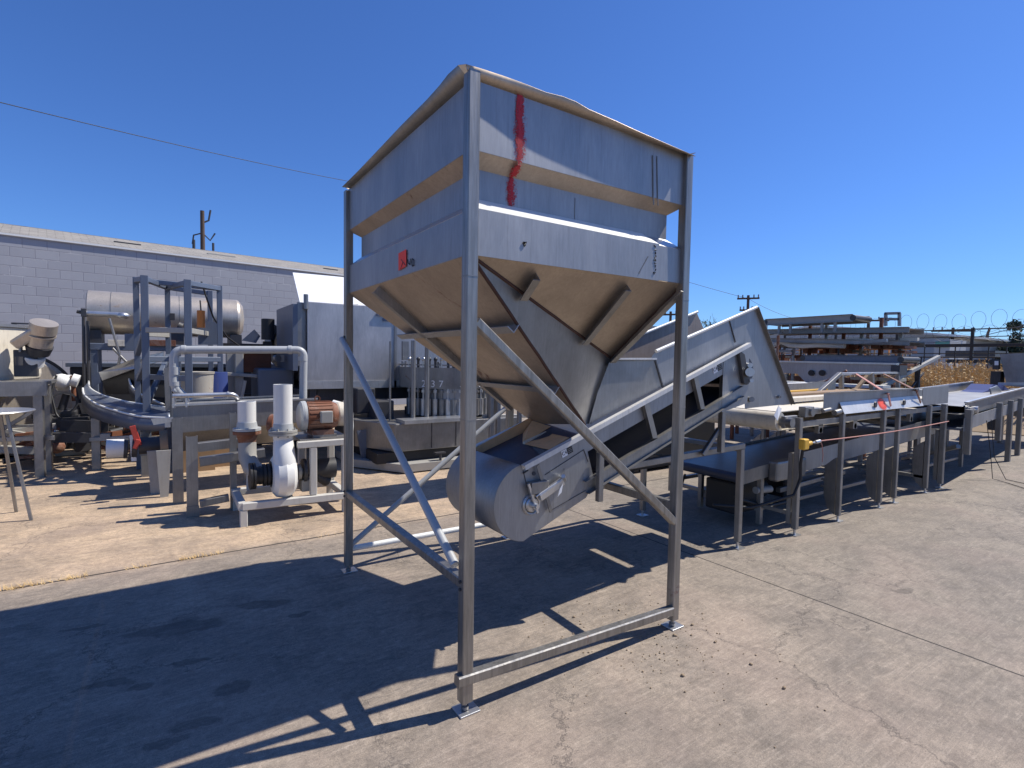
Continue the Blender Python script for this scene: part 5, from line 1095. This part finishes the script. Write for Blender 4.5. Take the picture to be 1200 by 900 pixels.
m = MB(); m.tube((-.06,vy,.44),(.04,vy,.44), .035, 14); m.tube((-.03,vy,.44),(.0,vy,.44), .08, 20); m.box((-.0,vy-.06,.24),(.12,vy+.1,.36)); m.build('bearing_bracket', M['pale'], pk, .008)
m = MB(); m.tube((.02,vy,.45),(.05,vy,.45), .12, 24); m.pipe([(.1,vy+.2,.3),(.2,vy+.1,.35),(.3,vy+.15,.28)], .06, 10); m.tube((.12,vy+.15,.42),(.38,vy+.15,.42), .11, 20); m.build('belt_drive', M['dark'], pk)
mx, my, mz = .06, y0+.22, 1.0
m = MB(); m.lathe([(0,0),(.13,0),(.148,.02),(.148,.27),(.125,.32),(0,.32)], (mx,my,mz), (1,0,0), 40); mb = m.build('motor_body', M['rustred'], pk)
m = MB()
for i in range(22):
    a = i/22*2*math.pi; c_, s_ = math.cos(a), math.sin(a); m.beam((mx+.03,my+.152*c_,mz+.152*s_),(mx+.26,my+.152*c_,mz+.152*s_), .012, .005, (0,c_,s_))
m.build('cooling_fins', M['rustred'], mb)
m = MB(); m.box((mx+.12,my-.2,mz-.06),(mx+.24,my-.14,mz+.06)); m.build('terminal_box', M['pale'], pk, .008)
m = MB(); m.lathe([(.0,-.04),(.12,-.04),(.155,-.02),(.16,.0),(.16,.025),(0,.025)], (mx-.02,my,mz), (1,0,0), 36); m.build('end_bell', M['greypipe'], pk)
m = MB(); m.box((mx+.05,my-.12,mz-.19),(mx+.27,my+.12,mz-.14)); m.build('motor_foot', M['rustred'], pk)
m = MB(); m.lathe([(0,0),(.12,0),(.13,.02),(.13,.08),(0,.09)], (mx+.33,my+.06,mz), (1,0,0), 30); m.lathe([(.09,.1),(.14,.1),(.14,.15),(.09,.15)], (mx+.33,my+.06,mz), (1,0,0), 30); m.build('fan_cover', M['cream'], pk)
m = MB(); m.lathe([(0,0),(.09,0),(.11,.02),(.11,.07),(.05,.09),(0,.09)], (-0.204,4.1,0.879), (.8,-.5,0), 24); m.build('coupling_guard', M['rustred'], pk)
m = MB(); m.lathe([(.02,-.01),(.03,-.01),(.03,.01),(.02,.01)], (mx+.13,my,mz+.18), (0,1,0), 14); m.build('lifting_eye', M['rust'], pk)
# right side grey pipe bend of the skid
m = MB(); pts = path([(sx1+.16,y0+.4,.2),(sx1+.16,y0+.4,1.05),(sx1+.0,y0+.5,1.1)], .08); m.pipe(pts, .04, 14); m.build('discharge_pipe', M['pvc'], pk)

# valve assembly on the ground (white cap, red handle)
vl = thing('butterfly_valve', 'flanged valve with a red lever and white end cap low behind the channel legs', 'valve', (-1.445, 5.600, 0.469))
vz_ = 0.479
m = MB(); m.tube((-1.729, 5.600, 0.503), (-1.560, 5.600, 0.499), .11, 28); m.build('end_cap', M['pvc'], vl, .01)
m = MB(); m.tube((-1.560, 5.600, 0.499), (-1.527, 5.600, 0.496), .125, 28); m.tube((-1.484, 5.550, 0.510), (-1.434, 5.550, 0.506), .13, 28); m.tube((-1.416, 5.500, 0.523), (-1.188, 5.500, 0.525), .1, 24); m.build('valve_body', M['dark'], vl)
m = MB(); m.beam((-1.473, 5.400, 0.782), (-1.412, 5.400, 0.547), .06, .03, (0,1,0)); m.beam((-1.452, 5.380, 0.514), (-1.418, 5.380, 0.621), .05, .03, (0,1,0)); m.build('lever', M['leverred'], vl, .006)
m = MB(); m.beam((-1.479, 5.500, 0.659), (-1.468, 5.500, 0.354), .05, .04, (0,1,0)); m.build('bracket', M['label'], vl)
m = MB(); m.tube((-1.203, 5.200, 0.561), (-1.128, 5.200, 0.565), .17, 32); m.build('flange', M['wood'], vl)
for i in range(2):
    q = ((-1.263, 5.200, 0.386), (-1.172, 5.000, 0.412))[i]; m = MB(); m.plate([(q[0]-.07,q[1],q[2]+.12),(q[0]+.07,q[1],q[2]+.12),(q[0]+.04,q[1],0),(q[0]-.04,q[1],0)], .03); m.build('foot', M['pale'], vl)
ub = thing('pipe_stub_stand', 'low blue-grey block stand behind the red lever valve', 'stand', (-1.353, 5.900, 0.403))
m = MB(); m.box((-1.433, 6.000, 0.536), (-1.242, 6.200, 0.324)); m.build('block', M['tower'], ub, .01)

# ------------------------------------------------------------------ big stainless cabinet, centre left
cbx = thing('stainless_cabinet', 'large smooth stainless cabinet raised behind the pump and the left hopper leg', 'cabinet', (1.4,6.3,0))
CY = 6.3
cx0, cx1 = 0.660, 3.290
cz0, cz1 = 1.115, 2.449
m = MB(); m.box((cx0,CY,cz0+.1),(cx1,CY+1.5,cz1)); m.build('cabinet_body', M['cab'], cbx, .01)
m = MB(); m.box((cx0-.01,CY-.012,cz0),(cx1+.01,CY+.03,cz0+.12)); m.build('bottom_sill', M['bright'], cbx)
m = MB(); m.box((cx0-.13,CY+.02,cz0+.35),(cx0-.05,CY+.08,cz1-.02)); m.tube((cx0-.02,CY-.02,cz1-.12),(cx0-.02,CY-.02,cz1+.1), .035, 12); m.box((cx0-.06,CY+.05,cz0+.0),(cx0-.01,CY+.2,cz1-.05)); m.build('hinge_post', M['dull'], cbx)
m = MB(); m.box((cx0-.2,CY+.02,cz0+.28),(cx0-.13,CY+1.4,cz1-.05)); m.build('side_frame', M['tower'], cbx)
m = MB(); m.box((cx0+1.08,CY-.03,cz1-.16),(cx0+1.42,CY-.005,cz1-.1)); m.box((cx0+1.18,CY-.015,cz1-.24),(cx0+1.4,CY-.004,cz1-.19)); m.build('name_plate', M['tower'], cbx)
m = MB(); m.box((cx0+1.38,CY-.012,cz0),(cx0+1.42,CY-.004,cz1)); m.build('panel_seam', M['dull'], cbx)
for x in (cx0+.1, cx1-.2):
    for y in (CY+.1, CY+1.4): m = MB(); m.rbeam((x,y,0),(x,y,cz0+.1), .1, .008, (1,0,0)); m.build('leg', M['dark'], cbx)
m = MB(); m.box((cx0-.1,CY+.12,cz0-.2),(cx1,CY+1.4,cz0-.01)); m.build('under_frame', M['dark'], cbx)
# white tarp behind
tp = MB(); a, b, c_, d = V((1.143, 9.900, 3.372)), V((2.746, 9.900, 3.379)), V((2.455, 9.000, 2.635)), V((1.112, 9.000, 2.616)); tp.plate([a, b, c_, d], .03); tp.plate([a, a+V((1.2,1.6,-.5)), b+V((1.2,1.6,-.5)), b], .03)
tag(tp.build('white_panel', M['tarp'], None, 0, a), 'white slanted sheet panel showing above the stainless cabinet', 'panel')
m = MB(); e_ = V((1.417, 8.900, 2.850)); m.plate([(1.092, 8.900, 2.624), (2.146, 9.500, 3.185), (2.241, 8.900, 2.703)], .02); tag(m.build('white_panel', M['label'], None, 0, e_), 'brighter triangular white sheet in front of the slanted panel', 'panel')
# dark machinery between
dm = thing('dark_machine', 'dark shaded machine body with a rusty side left of the stainless cabinet', 'machine', (.2,7.2,0))
m = MB(); m.box((0.054, 6.900, 1.411), V((0.588, 6.900, 0.776))+V((0,.8,0))); m.build('machine_body', M['tower'], dm, .03)
m = MB(); m.box((-0.377, 7.300, 1.802), V((0.185, 7.300, 1.679))+V((0,1.0,0))); m.build('roof_panel', M['black'], dm)
m = MB(); m.plate([(-0.114, 7.400, 1.852),(0.074, 7.400, 2.039),(0.162, 7.400, 1.931),(0.098, 7.400, 1.817)], .03); m.build('bent_sheet', M['blue'], dm)
m = MB(); m.box((-0.116, 7.400, 1.646), V((0.326, 7.400, 1.341))+V((0,.5,0))); m.build('rusty_case', M['rust'], dm)
m = MB(); m.box((0.321, 6.800, 1.628), V((0.420, 6.800, 1.522))+V((0,.1,0))); m.tube((0.288, 6.750, 1.574), (0.316, 6.700, 1.575), .06, 14); m.build('gauge', M['dull'], dm)
m = MB(); m.tube((0.248, 7.200, 1.873), (0.250, 7.200, 2.204), .10, 20); m.box((0.184, 7.200, 1.844), (0.313, 7.300, 1.766)); m.build('motor', M['black'], dm)
m = MB(); m.pipe([(0.292, 7.150, 2.121),(0.356, 7.150, 2.097),(0.355, 7.150, 1.986),(0.291, 7.150, 1.915)], .015, 8); m.build('handle', M['black'], dm)
for px in range(3):
    q = ((-0.295, 7.200, 1.429), (-0.186, 7.100, 1.432), (0.534, 7.300, 1.430))[px]; m = MB(); m.rbeam((q[0],q[1],0),(q[0],q[1],1.65), .12, .01, (1,0,0)); m.build('post', M['pale'], dm)
m = MB(); m.rbeam((-0.406, 7.000, 1.329), (0.115, 7.000, 1.287), .05, .005); m.rbeam((-0.138, 6.800, 1.231), (-0.198, 6.800, 0.920), .05, .005); m.rbeam((-0.668, 6.800, 0.936), (-0.467, 6.800, 1.311), .03, .005); m.build('brace', M['pale'], dm)
an = thing('arched_hood', 'rounded pale arched hood between dark machine and cabinet', 'hood', (.6,8.2,0))
ac = V((0.906, 8.000, 1.818)); m = MB(); m.lathe([(.5,0),(.5,.7),(.42,.7),(.42,0)], ac, (0,1,0), 40, True); m.build('arch', M['pale'], an)
m = MB(); m.tube(ac+V((0,.1,0)), ac+V((0,.65,0)), .42, 40); m.box(ac+V((-.1,.0,-.42)), ac+V((.35,.09,.24))); m.build('end_panel', M['barrel'], an)
m = MB(); m.box((ac.x-.3,8.2,0),(ac.x+.3,8.6,ac.z-.45)); m.build('pedestal', M['dark'], an)
br_ = thing('plastic_barrel', 'pale grey drum with a flat lid under the tower frame', 'barrel', (-0.779,6.5,0))
q = V(br_.location); m = MB(); m.lathe([(0,0),(.2,0),(.21,.02),(.2,.3),(.21,.32),(.2,.6),(.21,.85),(0,.85)], q+V((0,0,1.347-.85)), (0,0,1), 32); m.build('drum_body', M['barrel'], br_)
m = MB(); m.lathe([(0,.0),(.22,0),(.225,.03),(0,.035)], q+V((0,0,1.347)), (0,0,1), 32); m.build('lid', M['barrel'], br_)
m = MB(); m.box((q.x-.2,q.y-.2,0),(q.x+.2,q.y+.2,1.347-.86)); m.build('pallet', M['wood'], br_)
b2 = thing('plastic_barrel', 'dark blue drum right of the pale grey drum', 'barrel', (-0.567,6.7,0)); q = V(b2.location)
m = MB(); m.lathe([(0,0),(.19,0),(.2,.02),(.19,.4),(.2,.42),(.19,.9),(0,.9)], q+V((0,0,1.365-.9)), (0,0,1), 28); m.build('drum_body', M['bluebox'], b2)
m = MB(); m.box((q.x-.2,q.y-.2,0),(q.x+.2,q.y+.2,1.365-.91)); m.build('pallet', M['wood'], b2)

# ------------------------------------------------------------------ multi-station filler behind the hopper
fl = thing('filling_machine', 'stainless filling machine with a numbered band and tall posts behind the hopper', 'machine', (2.5,6,0))
fc_ = V((2.817, 6.0, 0)); FR = 3.513-1.863; FR *= .5
fz0, fz1 = 1.143, 1.469
fr_ = .78
fcx = 2.832
m = MB(); m.lathe([(fr_-.05,fz1),(fr_,fz1),(fr_,fz0),(fr_-.05,fz0)], (fcx,5.95,0), (0,0,1), 56); m.build('number_band', M['dull'], fl)
m = MB(); m.lathe([(0,fz1-.02),(fr_-.03,fz1-.02)], (fcx,5.95,0), (0,0,1), 40); m.lathe([(0,fz0+.02),(fr_-.03,fz0+.02)], (fcx,5.95,0), (0,0,1), 40); m.build('carousel', M['dark'], fl)
m = MB()
for i in range(20):
    a = i/20*6.283; x, y = fcx+(fr_-.05)*math.cos(a), 5.95+(fr_-.05)*math.sin(a); m.tube((x,y,fz1),(x,y,fz1+.09), .018, 8); m.tube((x,y,fz1+.05),(x+.06*math.cos(a+1.5),y+.06*math.sin(a+1.5),fz1+.06), .02, 8)
m.lathe([(fr_-.03,fz1+.03),(fr_,fz1+.03),(fr_,fz1+.05),(fr_-.03,fz1+.05)], (fcx,5.95,0), (0,0,1), 48); m.build('valve_ring', M['dull'], fl)
for i in range(22):
    a = -2.9+i*.13; x, y = fcx+(fr_-.02)*math.cos(a), 5.95+(fr_-.02)*math.sin(a); m = MB(); m.tube((x,y,.72),(x,y,.98), .045, 14); m.tube((x,y,.98),(x,y,fz0+.01), .016, 8); m.tube((x,y,1.08),(x,y,1.12), .035, 12); m.build('piston', M['bright' if i % 2 else 'dull'], fl)
    m = MB(); m.tube((x,y,fz1+.0),(x,y,fz1+.12), .022, 10); m.sphere((x,y,fz1+.13), .035, 8); m.build('valve_head', M['dark' if i % 3 else 'bright'], fl)
vd = V(((-1.134)-fcx, (-2.066)-5.95, 0)).normalized(); base = math.atan2(vd.y, vd.x)
for k, ch in enumerate('1237548'):
    a = base + (-.70,-.46,-.26,-.10,.32,.56,.76)[k]; n_ = V((math.cos(a), math.sin(a), 0)); tt = V((-math.sin(a), math.cos(a), 0))
    text_mb(ch, V((fcx,5.95,fz0+.07))+n_*(fr_+.003), tt, V((0,0,1)), .15, .001).build('numeral', M['label'], fl)
m = MB()
for i in range(16):
    a = i/16*6.283; x, y = fcx+.6*math.cos(a), 5.95+.6*math.sin(a); m.tube((x,y,fz0),(x,y,.75), .04, 12); m.tube((x,y,.62),(x,y,.8), .09, 14)
m.build('filling_pistons', M['dark'], fl)
m = MB(); m.tube((fcx,5.95,.69),(fcx,5.95,fz0), .66, 40); m.build('shade_drum', M['black'], fl)  # black cylinder added for the shade between band and base
for q, zt, zb, w in (((1.920, 5.200, 0.849),1.874,0.696,.07),((2.140, 5.200, 0.840),1.856,0.684,.07),((1.638, 5.400, 0.842),1.857,0.663,.03)):
    m = MB(); m.tube((q[0],q[1],zb),(q[0],q[1],zt), w/2, 12); m.build('post', M['dull'], fl)
m = MB(); m.box((2.032, 5.900, 1.878), V((2.135, 5.900, 1.578))+V((0,.05,0))); m.build('sign_plate', M['dull'], fl)
bz0, bz1 = 0.229, 0.584
bx0, bx1 = 1.203, 3.632
m = MB(); m.add([(bx0,5.7,.28),(bx0+.35,4.95,.28),(bx1,4.95,.28),(bx1,6.8,.28),(bx0,6.8,.28),(bx0,5.7,.68),(bx0+.35,4.95,.68),(bx1,4.95,.68),(bx1,6.8,.68),(bx0,6.8,.68)], [(0,4,3,2,1),(5,6,7,8,9),(0,1,6,5),(1,2,7,6),(2,3,8,7),(3,4,9,8),(4,0,5,9)]); m.build('base_cabinet', M['dull'], fl, .01)
m = MB(); m.box((bx0+.45,4.86,.68),(bx0+1.5,5.2,.73)); m.build('bright_shelf', M['bright'], fl)
m = MB(); m.box((bx0+.1,5.0,.12),(bx1-.1,6.6,.27)); m.build('shadow_plinth', M['black'], fl)  # black colour stands in for the shade under the base cabinet
m = MB(); m.add([(bx0-.1,5.5,.02),(bx0+.4,4.75,.02),(bx1+.1,4.75,.02),(bx1+.1,6.8,.02),(bx0-.1,6.8,.02),(bx0-.1,5.5,.13),(bx0+.4,4.75,.13),(bx1+.1,4.75,.13),(bx1+.1,6.8,.13),(bx0-.1,6.8,.13)], [(0,4,3,2,1),(5,6,7,8,9),(0,1,6,5),(1,2,7,6),(2,3,8,7),(3,4,9,8),(4,0,5,9)]); m.build('drip_tray', M['pale'], fl)
for x in (bx0+.9, bx0+1.3):
    m = MB(); m.box((x,4.944,.3),(x+.012,4.948,.67)); m.build('panel_joint', M['dark'], fl)
m = MB()
m.tube((bx0+.98,4.8,.1),(bx0+.98,4.8,.24), .02, 8); m.box((bx0+.9,4.78,.23),(bx0+1.06,4.86,.25)); m.build('foot_switch', M['dark'], fl)
m = MB(); m.lathe([(.0,0),(.47,0),(.47,.5),(0,.5)], (2.776,5.65,.69), (0,0,1), 48); m.build('curved_guard', M['steel'], fl)
m = MB(); m.box((1.293, 5.900, 1.138), V((1.588, 5.900, 0.745))+V((0,.4,0))); m.box((1.485, 5.600, 0.959), V((1.781, 5.600, 0.633))+V((0,.4,0))); m.build('gearbox', M['dark'], fl, .02)
m = MB(); m.plate([(1.172, 5.500, 0.540),(1.400, 5.500, 0.550),(1.532, 5.500, 0.117),(1.248, 5.500, 0.118)], .05); m.build('side_cover', M['tower'], fl)
sd2 = thing('pale_tank', 'pale angular tank end seen left of the diagonal pipe behind the hopper', 'tank', (3.2,5.6,0))
qx = 3.087; m = MB(); m.lathe([(0,0),(.42,0),(.42,.5),(.3,.68),(0,.7)], (qx+.28,5.75,.75), (0,0,1), 8, False, 22, 382); m.build('tank_body', M['pale'], sd2)
m = MB(); m.box((qx,5.5,0),(qx+.6,6.1,.74)); m.build('tank_stand', M['dull'], sd2)
# posts seen behind the outlet
bpst = thing('pipe_rack', 'grey upright pipe rack standing behind the funnel outlet', 'rack', (4,5,0))
for q in ((3.133, 5.000, 0.817),(3.260, 5.000, 0.811),(4.710, 5.600, 0.696),(5.620, 6.500, 0.576)):
    m = MB(); m.rbeam((q[0],q[1],0),(q[0],q[1],1.35), .07, .005, (1,0,0)); m.build('upright', M['dull'], bpst)
for x, y in ((2.2,3.42),(2.3,3.42),(2.62,3.42),(3.6,3.1),(3.6,3.8),(2.2,3.85)):
    m = MB(); m.rbeam((x,y,0),(x,y,1.96), .05, .004, (1,0,0)); m.build('upright', M['dull'], bpst)
m = MB(); m.box((2.15,3.02,1.96),(3.68,3.88,2.2)); m.build('deck', M['dull'], bpst, .01)  # slab hidden by the hopper, added to cast the long ground shadow
m = MB(); m.rbeam((3.039, 5.050, 0.707), (5.476, 5.050, 0.620), .06, .005); m.build('rail', M['pale'], bpst)
m = MB(); m.rbeam((3.765, 5.300, 0.179), (4.481, 5.300, 0.733), .06, .005); m.build('rail', M['pale'], bpst)
lb = thing('low_skid', 'low black machine skid on the concrete beyond the inclined conveyor', 'skid', (5.2,3.5,0))
m = MB(); m.box((4.45,3.15,.06),(6.3,3.95,.75)); m.build('skid_body', M['black'], lb, .02)
for x in (4.5,6.1):
    m = MB(); m.box((x,3.2,0),(x+.1,3.9,.06)); m.build('skid_runner', M['dark'], lb)
# dark items behind the boot
ds = thing('parked_machine', 'dark machine top with small pale fittings right of the funnel', 'machine', (6.5,5,0))
m = MB(); m.box((7.230, 7.000, 2.135), V((8.770, 7.000, 0.614))+V((0,1.2,0))); m.build('machine_body', M['dark'], ds)
m = MB(); m.tube((8.496, 7.000, 2.200), (8.571, 7.000, 2.558), .09, 10); m.tube((8.835, 6.900, 2.314), (8.891, 6.900, 2.443), .07, 10); m.box((8.951, 6.900, 2.488), (9.501, 7.100, 2.391)); m.build('fitting', M['dull'], ds)
# more machines hidden in the shade between pump and kettle
cl = thing('pump_unit', 'small white pump unit with chrome cover between the kettle and the chute', 'pump', (-2.484, 8.600, 0.452))
m = MB(); m.box((-2.569, 8.600, 1.256), V((-2.401, 8.600, 1.013))+V((0,.3,0))); m.tube((-2.365, 8.500, 1.192), (-2.283, 8.500, 1.164), .1, 16); m.sphere((-2.487, 8.500, 1.167), .12, 14); m.build('cover', M['white'], cl, .02)
m = MB(); m.lathe([(.14,0),(.17,0),(.17,.04),(.14,.04)], (-2.439, 8.300, 0.850), (.2,-1,0), 28); m.tube((-2.477, 8.350, 0.743), (-2.412, 8.350, 0.977), .05, 12); m.build('hand_wheel', M['dark'], cl)
m = MB(); m.box((-2.530, 8.600, 0.696), V((-2.331, 8.600, 0.334))+V((0,.3,0))); m.build('motor_block', M['dark'], cl, .02)
m = MB(); m.tube((-2.354, 8.500, 1.258), (-2.341, 8.500, 0.858), .03, 10); m.build('red_pipe', M['rustred'], cl)
m = MB(); m.rbeam((-2.581,8.5,.05),(-2.229,8.5,.05), .08, .01); m.build('base_rail', M['pale'], cl)
hp = MB(); random.seed(52)
for i in range(150):
    x = random.uniform(-3.1,1.6); y = random.uniform(7.4,10.2); z = random.uniform(.02,.75); a = random.uniform(-.5,.5); L_ = random.uniform(.1,.7); w = random.uniform(.03,.14)
    if random.random() < .3: hp.tube((x,y,z),(x+L_*.5,y+a*L_,z+random.uniform(-.1,.2)), w*.5, 10)
    else: hp.beam((x,y,z),(x+L_,y+a*L_,z+random.uniform(-.05,.05)), w, random.uniform(.03,.2))
tag(hp.build('scrap_heap', M['dark']), 'dark jumble of machine parts lying in the shade behind the chute and trough', 'scrap', None, 'stuff')
hp = MB()
for i in range(60):
    x = random.uniform(-3.1,1.6); y = random.uniform(7.3,9.6); z = random.uniform(.05,.6); L_ = random.uniform(.1,.5); w = random.uniform(.02,.09)
    hp.beam((x,y,z),(x+L_,y+random.uniform(-.3,.3),z+random.uniform(-.05,.15)), w, random.uniform(.02,.08))
tag(hp.build('scrap_heap', M['rustred']), 'rusty red bars scattered over the dark jumble of machine parts', 'scrap', None, 'stuff')
bk2 = thing('dark_backdrop', 'long dark open steel container added for the dark shade under the tank', 'backdrop', (-.6,10.6,0))
m = MB(); m.box((-2.6,10.3,.05),(1.6,11.4,1.35)); m.build('backdrop_body', M['dark'], bk2, .02)  # dark box put in so the space under the tank looks shaded
m = MB(); m.box((-2.65,10.24,1.35),(1.65,11.45,1.42)); m.build('backdrop_rim', M['tower'], bk2)
for i, (pts, r_, lab) in enumerate((
  ([(-0.696, 6.700, 2.662), (-0.625, 6.700, 2.400), (-0.546, 6.800, 2.165), (-0.363, 6.900, 1.886), (-0.146, 7.000, 1.725)], .012, 'black cable drooping from the tower frame top to the dark machine'),
  ([(-0.143, 5.600, 0.921), (-0.034, 5.500, 0.834), (0.174, 5.600, 0.955), (0.376, 5.400, 0.871), (0.575, 5.300, 0.942)], .014, 'black hose lying in loops along the trough rim'),
  ([(-2.519, 8.300, 1.267), (-2.570, 8.200, 0.991), (-2.505, 8.100, 0.691), (-2.360, 8.000, 0.516), (-2.185, 7.800, 0.339), (-1.935, 7.400, 0.291)], .016, 'black hose snaking from the small white pump unit to the ground'),
  ([(0.689, 4.400, 1.078), (0.762, 4.400, 0.970), (0.784, 4.400, 0.756), (0.742, 4.400, 0.546)], .02, 'grey hose bend right of the rusty motor'))):
    P_ = [V(x) for x in pts]; m = MB(); m.pipe(path(P_, .04), r_, 8); tag(m.build('hose', M['cable' if i < 3 else 'greypipe'], None, 0, P_[0]), lab, 'hose')
pp = thing('parts_pile', 'low pile of steel channels and castings on the ground behind the kettle legs', 'scrap', (-2.4,8,0))
random.seed(21)
for i in range(14):
    x = random.uniform(-3.3,-1.9); y = random.uniform(7.6,9.2); L_ = random.uniform(.3,.9); m = MB(); m.rbeam((x,y,.06+random.uniform(0,.5)),(x+L_,y+random.uniform(-.1,.1),.06+random.uniform(0,.5)), random.uniform(.04,.1), .005)
    m.build('steel_bar', M[random.choice(('pale','dark','rust','dull','dark'))], pp)
for i in range(5):
    x = random.uniform(-3.2,-2.4); y = random.uniform(7.5,8.3); m = MB(); m.sphere((x,y,.2+random.uniform(0,.3)), random.uniform(.07,.12), 12); m.build('casting', M[random.choice(('rustred','rust','bright'))], pp)
